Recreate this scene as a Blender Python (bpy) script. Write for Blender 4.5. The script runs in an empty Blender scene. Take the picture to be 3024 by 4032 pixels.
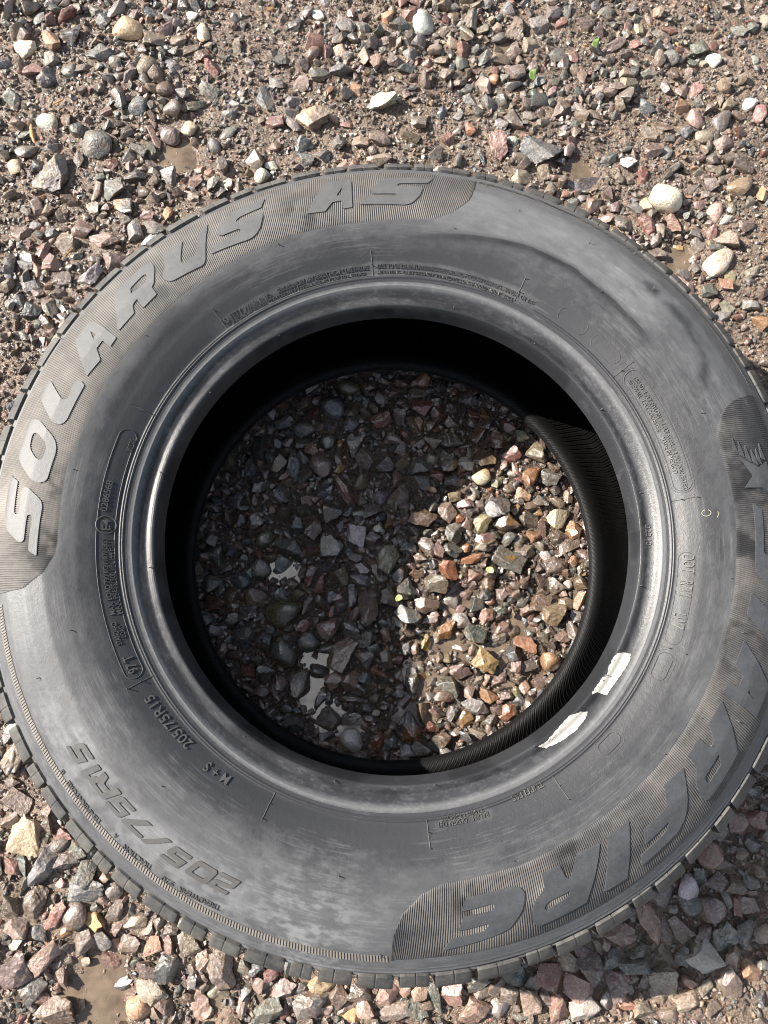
import bpy, bmesh, math, random
import numpy as np
from mathutils import Matrix, Vector
from mathutils.geometry import tessellate_polygon

sc = bpy.context.scene
COL = sc.collection
# ------------------------------------------------------------------ camera, sky, sun, exposure
cam_d = bpy.data.cameras.new("camera"); cam = bpy.data.objects.new("camera", cam_d); COL.objects.link(cam)
cam_d.sensor_fit = 'AUTO'; cam_d.sensor_width = 36.0; cam_d.lens = 3150.0/4032*36
cam_d.clip_start = 0.01; cam_d.clip_end = 500
cam.matrix_world = Matrix.Translation((-0.0264, -0.1143, 0.7784)) @ Matrix.Rotation(0.2048, 4, 'X') @ Matrix.Rotation(-0.0234, 4, 'Y')
sc.camera = cam
SUN_EL, SUN_AZ = math.radians(36.5), math.radians(161.5)      # azimuth counter-clockwise from +x
w = bpy.data.worlds.new("World"); sc.world = w; w.use_nodes = True
nt = w.node_tree; nt.nodes.clear()
sky = nt.nodes.new('ShaderNodeTexSky'); sky.sky_type = 'NISHITA'; sky.sun_disc = False
sky.sun_elevation = SUN_EL; sky.sun_rotation = math.radians(90) - SUN_AZ
bg = nt.nodes.new('ShaderNodeBackground'); bg.inputs[1].default_value = 0.05
ow = nt.nodes.new('ShaderNodeOutputWorld')
hs = nt.nodes.new('ShaderNodeHueSaturation'); hs.inputs['Saturation'].default_value = .8     # broken cloud pales the blue
nt.links.new(sky.outputs[0], hs.inputs['Color']); hc = nt.nodes.new('ShaderNodeHueSaturation'); hc.inputs['Saturation'].default_value = .08; hc.inputs['Value'].default_value = 7.0
nt.links.new(sky.outputs[0], hc.inputs['Color'])
tc = nt.nodes.new('ShaderNodeTexCoord'); cn = nt.nodes.new('ShaderNodeTexNoise'); cn.inputs['Scale'].default_value = 2.6; cn.inputs['Detail'].default_value = 4
cr = nt.nodes.new('ShaderNodeMapRange'); cr.inputs[1].default_value = .56; cr.inputs[2].default_value = .72
cm = nt.nodes.new('ShaderNodeMix'); cm.data_type = 'RGBA'
nt.links.new(tc.outputs['Generated'], cn.inputs['Vector']); sx = nt.nodes.new('ShaderNodeVectorMath'); sx.operation = 'DOT_PRODUCT'; sx.inputs[1].default_value = Vector((-.13, .13, .98)).normalized()
zr = nt.nodes.new('ShaderNodeMapRange'); zr.interpolation_type = 'SMOOTHSTEP'      # a bright cloud stands nearly overhead
zr.inputs[1].default_value = .962; zr.inputs[2].default_value = .992; zr.inputs[4].default_value = .30; za = nt.nodes.new('ShaderNodeMath'); za.operation = 'ADD'
nt.links.new(tc.outputs['Generated'], sx.inputs[0]); nt.links.new(sx.outputs['Value'], zr.inputs[0]); nt.links.new(zr.outputs[0], za.inputs[0]); nt.links.new(cn.outputs[0], za.inputs[1])
nt.links.new(za.outputs[0], cr.inputs[0]); nt.links.new(cr.outputs[0], cm.inputs[0])
nt.links.new(hs.outputs[0], cm.inputs[6]); nt.links.new(hc.outputs[0], cm.inputs[7]); nt.links.new(cm.outputs[2], bg.inputs[0]); nt.links.new(bg.outputs[0], ow.inputs[0])
sd = bpy.data.lights.new("sun", 'SUN'); sd.energy = 5.0; sd.angle = math.radians(0.55); sd.color = (1.0, 0.93, 0.845)
sun = bpy.data.objects.new("sun", sd); COL.objects.link(sun)
ldir = Vector((-math.cos(SUN_EL)*math.cos(SUN_AZ), -math.cos(SUN_EL)*math.sin(SUN_AZ), -math.sin(SUN_EL)))
sun.rotation_euler = ldir.to_track_quat('-Z', 'Y').to_euler(); sun.location = (-1.2, .5, 1.2)
sc.cycles.use_denoising = True; sc.cycles.filter_width = 1.05
sc.view_settings.view_transform = 'Standard'; sc.view_settings.look = 'None'
sc.view_settings.exposure = 1.38; sc.view_settings.gamma = 1
rng = np.random.default_rng(7)

# ------------------------------------------------------------------ measured tables: angles in radians, lengths in metres
LETTERS=[[0,[[[3.0048,0.3033],[3.0217,0.2954],[3.1019,0.2941],[3.1094,0.2929],[3.1091,0.2907],[3.1024,0.2899],[3.0432,0.2903],[3.0381,0.2892],[3.0367,0.2872],[3.0411,0.2839],[3.0637,0.2758],[3.0731,0.2731],[3.0894,0.2717],[3.2275,0.2735],[3.2103,0.28],[3.1188,0.2787],[3.1118,0.2803],[3.1131,0.2824],[3.1188,0.2828],[3.1797,0.2835],[3.1858,0.285],[3.1843,0.2875],[3.1799,0.2896],[3.1526,0.2979],[3.1339,0.3007],[3.1035,0.302]]]],[0,[[[2.8492,0.2974],[2.85,0.2933],[2.8563,0.2897],[2.8823,0.2784],[2.8978,0.2739],[2.9136,0.2716],[2.9338,0.2706],[3.006,0.2715],[3.0167,0.2732],[3.0226,0.278],[3.0169,0.2835],[2.9793,0.2953],[2.9629,0.2991],[2.9506,0.3007],[2.9348,0.3016],[2.8659,0.302],[2.8548,0.3007]],[[2.8857,0.2926],[2.8872,0.2891],[2.9067,0.2813],[2.9222,0.2792],[2.9493,0.2794],[2.9561,0.2808],[2.9583,0.2825],[2.9532,0.2854],[2.9334,0.2916],[2.9227,0.2933],[2.8971,0.2946],[2.8887,0.2941]]]],[0,[[[2.7371,0.3018],[2.7876,0.3014],[2.7952,0.2995],[2.8416,0.2834],[2.8476,0.2797],[2.8474,0.2757],[2.8404,0.273],[2.8262,0.2714],[2.716,0.271],[2.7059,0.2756],[2.7154,0.2802],[2.7629,0.2783],[2.7746,0.2794],[2.7766,0.2826],[2.7376,0.2996]]]],[0,[[[2.6101,0.3008],[2.5453,0.3003],[2.5385,0.2968],[2.5409,0.2839],[2.5449,0.2715],[2.5771,0.2709],[2.5741,0.2796],[2.6024,0.2797],[2.6267,0.2711],[2.6884,0.2732],[2.6372,0.2907]],[[2.5671,0.2944],[2.5705,0.287],[2.584,0.2867]]]],[0,[[[2.438,0.3028],[2.3345,0.3031],[2.3194,0.3011],[2.3118,0.2979],[2.3144,0.2945],[2.3217,0.2908],[2.3498,0.2814],[2.3627,0.2801],[2.3685,0.2719],[2.4263,0.2713],[2.4175,0.2811],[2.4385,0.2801],[2.4556,0.2737],[2.5216,0.2738],[2.5233,0.275],[2.4848,0.2865]],[[2.4044,0.2933],[2.3544,0.2947],[2.3478,0.2939],[2.347,0.2918],[2.3582,0.2877],[2.3781,0.2869],[2.3928,0.287],[2.417,0.2886]]]],[0,[[[2.2059,0.2998],[2.2684,0.2997],[2.2818,0.2943],[2.2923,0.2867],[2.3124,0.2829],[2.3191,0.2803],[2.321,0.2771],[2.3138,0.2735],[2.3012,0.2717],[2.2076,0.2681],[2.1963,0.2692],[2.1862,0.2716],[2.1201,0.3022],[2.1617,0.2963],[2.1923,0.2822],[2.2048,0.2797],[2.2415,0.2792],[2.2493,0.2806],[2.2467,0.2834]]]],[0,[[[1.9452,0.3027],[2.0419,0.3015],[2.0851,0.2962],[2.1008,0.2931],[2.1124,0.2892],[2.1143,0.2853],[2.1059,0.2832],[2.0551,0.2819],[2.0487,0.2799],[2.0576,0.2782],[2.1411,0.279],[2.1646,0.2727],[2.0464,0.2689],[2.0305,0.2691],[2.012,0.2709],[1.9946,0.2749],[1.9723,0.2846],[1.9725,0.2886],[1.9803,0.2892],[2.0353,0.2876],[2.0473,0.288],[2.049,0.2909],[2.0352,0.293],[1.9664,0.2938]]]],[1,[[[1.698,0.3015],[1.7075,0.2722],[1.7375,0.2717],[1.7348,0.2799],[1.764,0.2797],[1.7926,0.2717],[1.8492,0.2734],[1.8054,0.2893],[1.7791,0.3011],[1.7699,0.3035],[1.7594,0.3039]],[[1.7273,0.2945],[1.7337,0.2855],[1.7491,0.2851]]]],[1,[[[1.4662,0.3044],[1.5999,0.3023],[1.6187,0.2986],[1.6353,0.293],[1.6445,0.2884],[1.6454,0.2853],[1.6376,0.2838],[1.5744,0.2833],[1.57,0.2822],[1.581,0.28],[1.662,0.2806],[1.6838,0.274],[1.5489,0.2721],[1.5326,0.2732],[1.5198,0.2756],[1.5015,0.2827],[1.495,0.2904],[1.5026,0.2921],[1.5614,0.2912],[1.5693,0.293],[1.5643,0.2952],[1.4817,0.2971]]]],[2,[[[0.2005,0.2716],[0.1612,0.2856],[0.178,0.2944],[0.1341,0.294],[0.1363,0.3052],[0.1103,0.2965],[0.0754,0.2943],[0.1049,0.2854],[0.1089,0.27],[0.1409,0.2793]]]],[2,[[[0.2622,0.2714],[0.2102,0.272],[0.2223,0.2691]]]],[2,[[[0.2486,0.2754],[0.1947,0.2764],[0.2084,0.2723]]]],[2,[[[0.2324,0.2798],[0.1781,0.2809],[0.1927,0.2771]]]],[2,[[[0.2172,0.2836],[0.166,0.286],[0.18,0.282]]]],[2,[[[0.2187,0.2879],[0.168,0.2896],[0.1847,0.286]]]],[2,[[[0.2316,0.2927],[0.1796,0.2939],[0.1874,0.2902]]]],[3,[[[-0.2198,0.3045],[-0.1983,0.2966],[-0.0958,0.2952],[-0.0862,0.294],[-0.0866,0.2918],[-0.0951,0.291],[-0.1708,0.2914],[-0.1773,0.2904],[-0.179,0.2884],[-0.1734,0.2851],[-0.1446,0.2769],[-0.1326,0.2742],[-0.1118,0.2728],[0.0647,0.2746],[0.0427,0.2811],[-0.0742,0.2798],[-0.0832,0.2814],[-0.0815,0.2835],[-0.0743,0.284],[0.0036,0.2847],[0.0115,0.2861],[0.0095,0.2887],[0.0038,0.2908],[-0.0311,0.299],[-0.055,0.3018],[-0.0937,0.3031]]]],[3,[[[-0.1916,0.2711],[-0.2374,0.2888],[-0.1851,0.2884],[-0.159,0.2948],[-0.2458,0.3056],[-0.3385,0.3125],[-0.3675,0.3033],[-0.3232,0.2975],[-0.2585,0.2698]]]],[3,[[[-0.3293,0.2715],[-0.4118,0.2997],[-0.4154,0.3015],[-0.5004,0.3006],[-0.4887,0.2692],[-0.4542,0.2692],[-0.4548,0.2784],[-0.4232,0.2785],[-0.4,0.27]],[[-0.4455,0.2859],[-0.4564,0.2861],[-0.4637,0.2933]]]],[3,[[[-0.5072,0.2704],[-0.5799,0.2696],[-0.6134,0.2793],[-0.6316,0.2792],[-0.6301,0.2685],[-0.6852,0.2691],[-0.6951,0.2786],[-0.7253,0.2848],[-0.737,0.2897],[-0.7441,0.2955],[-0.7425,0.299],[-0.7346,0.3009],[-0.7083,0.3016],[-0.6002,0.3003],[-0.5485,0.2836]],[[-0.6319,0.2869],[-0.6464,0.2931],[-0.7029,0.2935],[-0.7067,0.2917],[-0.7032,0.2888],[-0.6951,0.2877]]]],[3,[[[-0.7187,0.2712],[-0.7895,0.2689],[-0.8233,0.2808],[-0.9087,0.2811],[-0.9262,0.2895],[-0.8472,0.2888],[-0.848,0.2902],[-0.8648,0.2928],[-0.8783,0.2932],[-0.9501,0.2937],[-0.9643,0.3002],[-0.8456,0.2995],[-0.8294,0.2983],[-0.8111,0.2965],[-0.7887,0.2923],[-0.7711,0.2877],[-0.7468,0.2802]]]],[3,[[[-0.9243,0.2693],[-0.9959,0.2681],[-1.0721,0.3002],[-1.0084,0.3009]]]],[3,[[[-1.022,0.2691],[-1.0886,0.2667],[-1.1345,0.2801],[-1.1434,0.2775],[-1.1443,0.2683],[-1.1978,0.2681],[-1.2039,0.2783],[-1.2386,0.2839],[-1.2522,0.2895],[-1.257,0.2933],[-1.2571,0.2983],[-1.2447,0.3013],[-1.1212,0.3001],[-1.0439,0.2766]],[[-1.1457,0.2868],[-1.1526,0.2899],[-1.1637,0.2905],[-1.2189,0.2927],[-1.2211,0.2903],[-1.2135,0.288],[-1.2023,0.287]]]],[3,[[[-1.2559,0.2759],[-1.2589,0.273],[-1.2659,0.2707],[-1.2857,0.269],[-1.4063,0.2686],[-1.4246,0.2771],[-1.3465,0.2761],[-1.3383,0.2774],[-1.34,0.2793],[-1.3482,0.2811],[-1.4191,0.2807],[-1.4382,0.2896],[-1.3613,0.2884],[-1.3641,0.2911],[-1.3794,0.2937],[-1.4569,0.2946],[-1.4777,0.3019],[-1.3579,0.2982],[-1.3329,0.2972],[-1.3117,0.2954],[-1.2764,0.2868],[-1.2646,0.2821]]]]]
PAINT=[[[-0.5189,0.1939],[-0.5022,0.1988],[-0.4988,0.2029],[-0.5162,0.2038],[-0.5419,0.2042],[-0.5919,0.2035],[-0.6355,0.2028],[-0.6799,0.203],[-0.6883,0.1989],[-0.6945,0.196],[-0.7132,0.1941],[-0.7029,0.1934],[-0.6396,0.193],[-0.6136,0.1948],[-0.5895,0.1932],[-0.5428,0.1928]],[[-0.7756,0.2],[-0.8004,0.2022],[-0.8575,0.203],[-0.9319,0.2017],[-0.9883,0.1995],[-1.0093,0.1951],[-0.969,0.1953],[-0.9153,0.1936],[-0.8406,0.1924],[-0.7999,0.1956]]]
BANDS=[[[-168.93,0.3064],[-169.59,0.2839],[-171.93,0.2679],[-174.97,0.2592],[-177.28,0.2573],[-182.21,0.2572],[-191.28,0.2584],[-195.08,0.2559],[-204.52,0.2575],[-215.8,0.2555],[-238.11,0.2573],[-267.58,0.2575],[-269.51,0.2578],[-276.61,0.2604],[-279.49,0.2681],[-282.0,0.2838],[-282.72,0.3032]],[[22.58,0.3099],[22.17,0.2955],[21.71,0.2847],[20.78,0.2756],[19.71,0.2697],[16.53,0.2607],[11.75,0.2581],[7.13,0.2593],[1.03,0.2587],[-3.97,0.2576],[-9.73,0.2575],[-22.83,0.2564],[-31.18,0.2567],[-41.86,0.2564],[-54.77,0.2557],[-63.21,0.2561],[-71.04,0.2568],[-77.24,0.2561],[-84.0,0.2567],[-86.93,0.2619],[-89.7,0.2743],[-91.08,0.2891],[-91.54,0.3038]]]
TEXTS=[["SAFETY WARNING:",2.2594,2.0586,0.2234,0.2221,0.0046,1],["SERIOUS INJURY MAY RESULT FROM: * TIRE FAILURE",2.0335,1.6775,0.223,0.2231,0.0032,1],["PLACARD IN VEHICLE; * EXPLOSION OF TIRE/RIM ASSEMBLY DUE TO IMPROPER",2.2373,1.6906,0.2192,0.2183,0.003,1],["DUE TO UNDERINFLATION/OVERLOADING-FOLLOW OWNER'S MANUAL OR TIRE",1.6438,1.0282,0.2234,0.2041,0.0032,1],["MOUNTING -ONLY SPECIALLY TRAINED PERSONS SHOULD MOUNT TIRES.",1.6444,1.1092,0.2188,0.2008,0.0032,1],["TREAD  1 PLY NYLON + 2 PLY STEEL + 2 PLY POLYESTER",0.5755,0.1354,0.2288,0.2286,0.003,1],["SIDEWALL  2 PLY POLYESTER",0.5747,0.361,0.2245,0.2245,0.003,1],["MADE IN MEXICO",0.3352,0.1973,0.2244,0.2247,0.003,1],["DOT",-0.0954,-0.1588,0.226,0.2266,0.008,1],["R7V1",-0.187,-0.2394,0.2262,0.2263,0.008,1],["LW7",-0.3017,-0.3539,0.2253,0.226,0.008,1],["TUBELESS",-1.0696,-1.1878,0.2176,0.2173,0.0046,1],["RADIAL   DESIGN 1761",-1.281,-1.4492,0.221,0.2208,0.0034,1],["T1967-1 R-66388",-1.2908,-1.4388,0.217,0.2171,0.0032,1],["M + S",-2.1625,-2.2526,0.2254,0.2266,0.0062,1],["205/75R15",-2.3312,-2.5457,0.2245,0.2261,0.0064,1],["97 T",-2.6377,-2.697,0.2266,0.2263,0.0065,1],["STANDARD",-2.7402,-2.818,0.2281,0.2277,0.0034,1],["LOAD",-2.7595,-2.8016,0.2241,0.2236,0.0034,1],["MAX. LOAD 730 KG (1609 LBS.)",-2.8438,-3.1042,0.2266,0.2266,0.0034,1],["MAX. PRESS. 300 kPa (44 P.S.I.)",-2.8408,-3.1049,0.2225,0.2228,0.0034,1],["E4",-3.1341,-3.1705,0.2261,0.2266,0.0055,1],["0286568",3.0851,2.9779,0.229,0.2284,0.0046,1],["3ST20",2.8596,2.8118,0.222,0.2226,0.0032,1],["TREADWEAR",-2.0122,-2.1186,0.3004,0.3029,0.0038,1],["520",-2.1335,-2.1665,0.3026,0.3033,0.0036,0],["TRACTION",-2.1984,-2.2819,0.3024,0.3035,0.0038,1],["A",-2.3067,-2.3153,0.3022,0.3023,0.0036,1],["TEMPERATURE",-2.3579,-2.4831,0.3041,0.3042,0.0038,1],["B",-2.5046,-2.5142,0.3033,0.3033,0.0036,1],["B2340",0.024,-0.0605,0.1993,0.1993,0.004200000000000001,1]]
BIGSIZE=[["2",-1.9968,-2.0603,0.2833],["0",-2.061,-2.1239,0.284],["5",-2.134,-2.1945,0.285],["/",-2.1969,-2.2541,0.2847],["7",-2.2541,-2.3198,0.2847],["5",-2.3205,-2.3801,0.2846],["R",-2.379,-2.4521,0.2839],["1",-2.4591,-2.465,0.2844],["5",-2.4909,-2.5484,0.2841]]
OUTLINES=[[0.5737,0.1578,0.2274,0.0063],[-2.6455,2.8128,0.2263,0.0062],[-0.4654,-0.5216,0.225,0.0048],[-0.7879,-0.8344,0.2245,0.0043],[0.9142,0.8373,0.2262,0.0051],[0.758,0.6773,0.2264,0.0052],[-0.1105,-0.3874,0.2249,0.0054]]
E_MARK=[3.1305,0.2263,0.0068]
RIDGES=[[2.2669],[2.7026],[1.6631],[1.1015],[0.62],[0.1014],[-0.4265],[-1.0282],[-1.4857],[-2.0115],[-2.6]]
NUBS=[[1.963,0.2554],[2.486,0.2549],[2.967,0.2548],[2.616,0.3177],[2.107,0.1922],[2.498,0.1922],[2.899,0.1942],[1.383,0.2564],[1.206,0.289],[0.982,0.2883],[0.863,0.2569],[0.756,0.2891],[0.362,0.2568],[1.318,0.3086],[1.092,0.308],[0.866,0.3089],[1.324,0.1954],[0.943,0.1952],[0.543,0.1947],[0.158,0.1971],[-2.927,0.3086],[-2.829,0.2556],[-2.738,0.2872],[-2.307,0.2548],[-1.748,0.2545],[-2.99,0.1948],[-2.214,0.1951],[-1.825,0.1944],[-0.161,0.2558],[-0.724,0.2547],[-1.256,0.254],[-1.44,0.1936],[-1.023,0.1935],[-0.62,0.1936],[-0.229,0.1942],[-0.579,0.2634],[-0.534,0.2868],[-0.627,0.2783],[-0.31,0.2685],[-1.623,0.3041]]
STONES=[
(-0.3623,0.4201,0.0457,0.0339,65,'g','big tall grey stone with a pale yellow streak, left of the muddy puddle'),
(0.1659,0.4553,0.0449,0.0315,-30,'k','largest wet dark blue grey slab with shiny top, behind the tyre upper right'),
(0.3036,0.3999,0.0354,0.0339,-20,'w','biggest cream white stone right of the tyre, resting among red stones'),
(-0.3353,-0.2544,0.0361,0.0325,-25,'T','biggest ochre tan stone, at the left edge below the tyre'),
(-0.3191,0.4588,0.0339,0.0331,0,'d','big round dark grey stone, roundest of those upper left of the tyre'),
(-0.0844,0.4914,0.0370,0.0291,-15,'T','large wet stone half dark and half ochre, upper centre left'),
(-0.1041,-0.0537,0.0388,0.0272,10,'G','biggest moss green stone, in the shade inside the tyre'),
(-0.2930,0.6025,0.0339,0.0299,-35,'T','big smooth tan rounded stone on the mud, near the upper left of the photo'),
(0.0402,0.6203,0.0331,0.0291,75,'W','biggest cream white stone, at the very top centre of the photo'),
(0.2419,-0.3815,0.0335,0.0287,-30,'t','large tan grey stone ringed by a rim of water, lower right'),
(-0.1542,-0.3655,0.0346,0.0274,-70,'n',"largest grey brown stone half under the tyre's bottom edge"),
(0.3546,0.3208,0.0370,0.0236,35,'w',"large white stone with ochre veins, right of the tyre's shoulder"),
(-0.3341,-0.3672,0.0325,0.0260,40,'u','big purplish brown stone cut by the left edge, lower left'),
(-0.0501,-0.0913,0.0366,0.0229,62,'t','tall tan brown stone inside the tyre, standing over a strip of water'),
(0.1487,0.6191,0.0378,0.0221,65,'b','largest dark brown muddy stone, leaning at the top of the photo right of centre'),
(0.2794,-0.3623,0.0296,0.0277,-45,'l',"pale greenish grey stone at the edge of the tyre's shadow, lower right"),
(0.0159,-0.1605,0.0375,0.0218,-75,'o','tall stone with an orange top standing in water inside the tyre, lower centre'),
(-0.3146,-0.2777,0.0390,0.0209,75,'g','tall wedge-like grey stone right of the big ochre tan stone'),
(-0.2999,-0.3988,0.0332,0.0245,10,'b','large brown stone below right of the big purplish stone at left edge'),
(0.2317,-0.3334,0.0354,0.0230,-75,'p',"large pink rough stone in the tyre's shadow, lower right"),
(0.2964,-0.3472,0.0335,0.0239,40,'e','large dark greenish grey stone above right of the pale greenish grey stone lower right'),
(-0.0753,-0.3967,0.0309,0.0258,-20,'l','whitish stone with a red streak at the bottom edge, left of centre'),
(-0.0894,-0.1192,0.0349,0.0229,75,'u','tall purplish grey stone inside the tyre below the moss green one'),
(-0.0074,0.5137,0.0315,0.0252,45,'w','pale cream angular stone standing clear on the mud above the tyre'),
(-0.0236,-0.0474,0.0392,0.0200,-85,'n','tall grey brown block-like stone inside the tyre, centre of the hole'),
(-0.2776,-0.2998,0.0325,0.0238,-15,'g',"wide speckled grey stone nestled under the tyre's lower left edge"),
(0.1581,-0.0534,0.0294,0.0257,20,'t','large greyish tan stone above right of the orange tan block by the mud'),
(-0.1050,-0.0905,0.0327,0.0229,-55,'e','large dark greenish grey stone above left of the tall purplish stone lower hole'),
(-0.0630,-0.1518,0.0294,0.0251,15,'l','pale grey speckled stone inside the tyre near the bottom of the hole'),
(0.1157,-0.0007,0.0349,0.0207,-25,'g','large grey stone with a yellow spot inside the tyre, right half'),
(-0.0597,0.1577,0.0305,0.0229,-40,'k',"large dark blue grey stone below left of the olive stone at the hole's top"),
(-0.0241,0.1008,0.0305,0.0229,-60,'b','large brown stone above right of the long reddish sliver in the hole'),
(0.1768,-0.3679,0.0277,0.0249,-60,'u','large purplish brown stone right of the dark reddish stone under the tread'),
(0.3673,0.3499,0.0284,0.0236,-40,'n','large grey brown stone above the white and ochre veined stone'),
(-0.3219,-0.3092,0.0318,0.0209,45,'b','large brown stone below the tall wedge-like grey stone lower left'),
(-0.0045,0.0012,0.0305,0.0218,60,'l','large pale grey stone below the small white cube in the hole'),
(0.1630,-0.3865,0.0277,0.0239,-15,'x','large pinkish grey stone below right of the dark reddish stone under the tread'),
(-0.3441,0.3382,0.0284,0.0233,-80,'t','tall pale tan block-like stone upper left of the tyre, beside a red one'),
(0.1388,-0.3735,0.0268,0.0239,-30,'r','dark reddish stone under the tread, between blue grey and tan ones'),
(0.2146,0.4167,0.0386,0.0165,10,'d',"long dark grey stone lying right behind the tyre's upper right rim"),
(0.1205,0.4586,0.0331,0.0189,-85,'p','tall pinkish red stone above the tyre, centre right'),
(0.1687,-0.4015,0.0296,0.0210,10,'l','large pale grey stone below right of the dark reddish stone under the tread'),
(-0.2867,-0.3206,0.0253,0.0245,0,'u','dark purplish rounded stone left of the bright ochre one, lower left'),
(0.3752,0.4975,0.0291,0.0213,45,'d','large dark grey stone below left of the white pebble near the right edge'),
(0.2911,-0.2750,0.0258,0.0239,40,'r','dark red brown stone beside the tread, lower right'),
(-0.2004,-0.3644,0.0267,0.0231,60,'e','dark greenish grey stone below the tyre, beside small pale ones'),
(0.2022,-0.3400,0.0268,0.0230,-40,'x','large pinkish grey stone left of the large pink stone in the shade'),
(-0.3210,0.5730,0.0299,0.0205,-25,'k','large dark blue grey stone below left of the big tan stone top left'),
(-0.2412,0.4740,0.0268,0.0228,-60,'u','large purplish brown stone left of the smooth cream yellow egg-like stone'),
(0.1050,0.0529,0.0272,0.0222,20,'g','large triangular grey stone inside the tyre above the speckled orange one'),
(-0.2140,-0.3844,0.0289,0.0209,0,'t','large greyish tan stone above right of the orange lump at the bottom edge'),
(-0.3032,0.3439,0.0347,0.0173,10,'x','large long pinkish grey stone above the flat purplish brown stone by the tyre'),
(-0.1390,0.5177,0.0299,0.0197,-75,'d','large dark grey stone above left of the dull red stone by the ochre stone'),
(-0.1427,-0.0757,0.0257,0.0229,30,'k','wet blue grey stone inside the tyre, left of and below the moss green one'),
(0.3842,0.4120,0.0276,0.0213,40,'t','large greyish tan oval stone near the right edge, above the veined white one'),
(0.2427,-0.3102,0.0277,0.0210,10,'u','large purplish brown stone left of the translucent white pebble'),
(-0.0505,0.6167,0.0284,0.0205,-35,'g','speckled mid grey block-like stone, top centre left'),
(-0.3149,0.2997,0.0284,0.0205,25,'l',"pale grey stone almost touching the tyre's upper left"),
(-0.2690,0.5540,0.0252,0.0228,0,'n','large grey brown stone below right of the big tan stone top left'),
(-0.3794,0.5415,0.0268,0.0213,70,'d','large dark grey stone below right of the light pink stone upper left'),
(-0.3535,-0.1854,0.0303,0.0188,70,'t','large long greyish tan stone above the pale pink slab at left edge'),
(0.1670,0.0411,0.0266,0.0213,10,'w','bright cream yellow stone inside the tyre by its right wall'),
(0.1129,0.0374,0.0279,0.0200,10,'o','speckled orange granite stone inside the tyre, right half of the hole'),
(-0.2937,0.3209,0.0252,0.0221,30,'u',"broad flat purplish brown stone close to the tyre's upper left"),
(0.0298,0.0396,0.0283,0.0196,-20,'b','large brown stone right of the small white cube in the hole'),
(-0.0049,-0.3903,0.0258,0.0215,60,'p',"pinkish tan block-like stone under the tyre's bottom, centre"),
(-0.0667,-0.3821,0.0292,0.0189,0,'T','wide tan stone touching the bottom of the tyre, left of centre'),
(0.0897,-0.0992,0.0257,0.0213,-30,'T','wide orange tan slab-like stone inside the tyre, lower right'),
(0.2894,-0.3224,0.0249,0.0220,0,'u','large purplish brown stone below right of the translucent white pebble'),
(-0.0719,0.0941,0.0251,0.0218,-20,'x','pinkish grey rounded stone inside the tyre, upper left part of the hole'),
(-0.1020,0.0128,0.0283,0.0192,0,'e','large dark greenish grey stone below the small bright red stone in the hole'),
(-0.2766,-0.2828,0.0267,0.0202,50,'d','large dark grey stone above the wide speckled grey stone lower left'),
(0.2982,-0.3822,0.0268,0.0201,-60,'n','large grey brown stone below left of the orange pink stone lower right edge'),
(-0.0391,-0.1717,0.0251,0.0213,-60,'W','whitish pink stone inside the tyre against the bottom wall of the hole'),
(-0.0595,0.0128,0.0244,0.0218,0,'l','large pale grey stone below left of the pale pinkish white stone mid hole'),
(-0.3022,-0.3233,0.0332,0.0159,60,'r','large long dull red stone left of the dark purplish boulder-like stone'),
(0.2543,0.3671,0.0268,0.0197,-10,'n','large grey brown stone left of the brick red stone by the tyre'),
(0.0423,-0.0239,0.0272,0.0192,-10,'n','large grey brown stone below left of the bright orange wedge-like stone mid hole'),
(0.1196,-0.3956,0.0287,0.0182,-75,'x','large long pinkish grey stone below right of the dark blue grey stone under the tread'),
(-0.3789,0.5870,0.0236,0.0221,0,'o','compact orange stone above right of the light pink stone upper left'),
(0.0803,-0.0721,0.0244,0.0213,-20,'e','large dark greenish grey stone below left of the light pink triangle stone in the hole'),
(-0.0013,-0.4036,0.0275,0.0189,0,'n','large grey brown stone below the pinkish tan block-like stone at bottom'),
(-0.2780,-0.3413,0.0238,0.0217,30,'n','flat grey brown stone just above the lower left puddle'),
(-0.3089,-0.3546,0.0296,0.0173,38,'p','long pink orange stone slanting beside the lower left puddle'),
(-0.0090,0.1432,0.0240,0.0213,40,'r','largest wet red stone inside the tyre, near the top of the hole'),
(-0.0784,0.0304,0.0240,0.0213,60,'b','brown stone below the small bright red stone in the hole'),
(-0.1121,-0.4008,0.0258,0.0198,10,'e','large dark greenish grey stone left of the whitish stone at the bottom edge'),
(-0.0356,0.0230,0.0244,0.0207,80,'W','pale pinkish white stone inside the tyre, near the middle of the hole'),
(-0.0820,-0.0796,0.0244,0.0207,20,'d','large dark grey stone below right of the big moss green stone in the hole'),
(0.0137,-0.0305,0.0244,0.0207,60,'e','green grey stone inside the tyre, directly above a lime leaf scrap'),
(0.1073,0.1210,0.0235,0.0213,-40,'b','brown stone above left of the darkest red stone in the hole'),
(0.1055,-0.3761,0.0249,0.0201,0,'k','dark blue grey stone under the tread, bottom right of centre'),
(-0.2249,-0.3965,0.0238,0.0209,30,'o','orange and pink lump at the bottom edge, left of centre'),
(0.1477,0.1066,0.0244,0.0200,-50,'t','greyish tan faceted stone inside the tyre at the right wall'),
(0.0562,0.0976,0.0229,0.0213,-30,'d','compact dark grey stone above left of the cream stone with an ochre tip'),
(-0.3443,-0.2241,0.0282,0.0173,-38,'x','pale pink slab-like stone above the ochre tan one at the left edge'),
(0.3172,-0.3428,0.0268,0.0182,60,'d','large dark grey stone above the orange pink stone lower right edge'),
(0.0151,-0.0551,0.0272,0.0179,-45,'e','large dark greenish grey stone below the green grey stone by the lime leaf'),
(-0.3577,0.5984,0.0236,0.0205,-20,'d','dark grey stone above right of the light pink stone upper left'),
(-0.3758,0.4865,0.0236,0.0205,0,'W','rough white quartz stone with an orange stain, above left of the round dark grey stone'),
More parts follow.
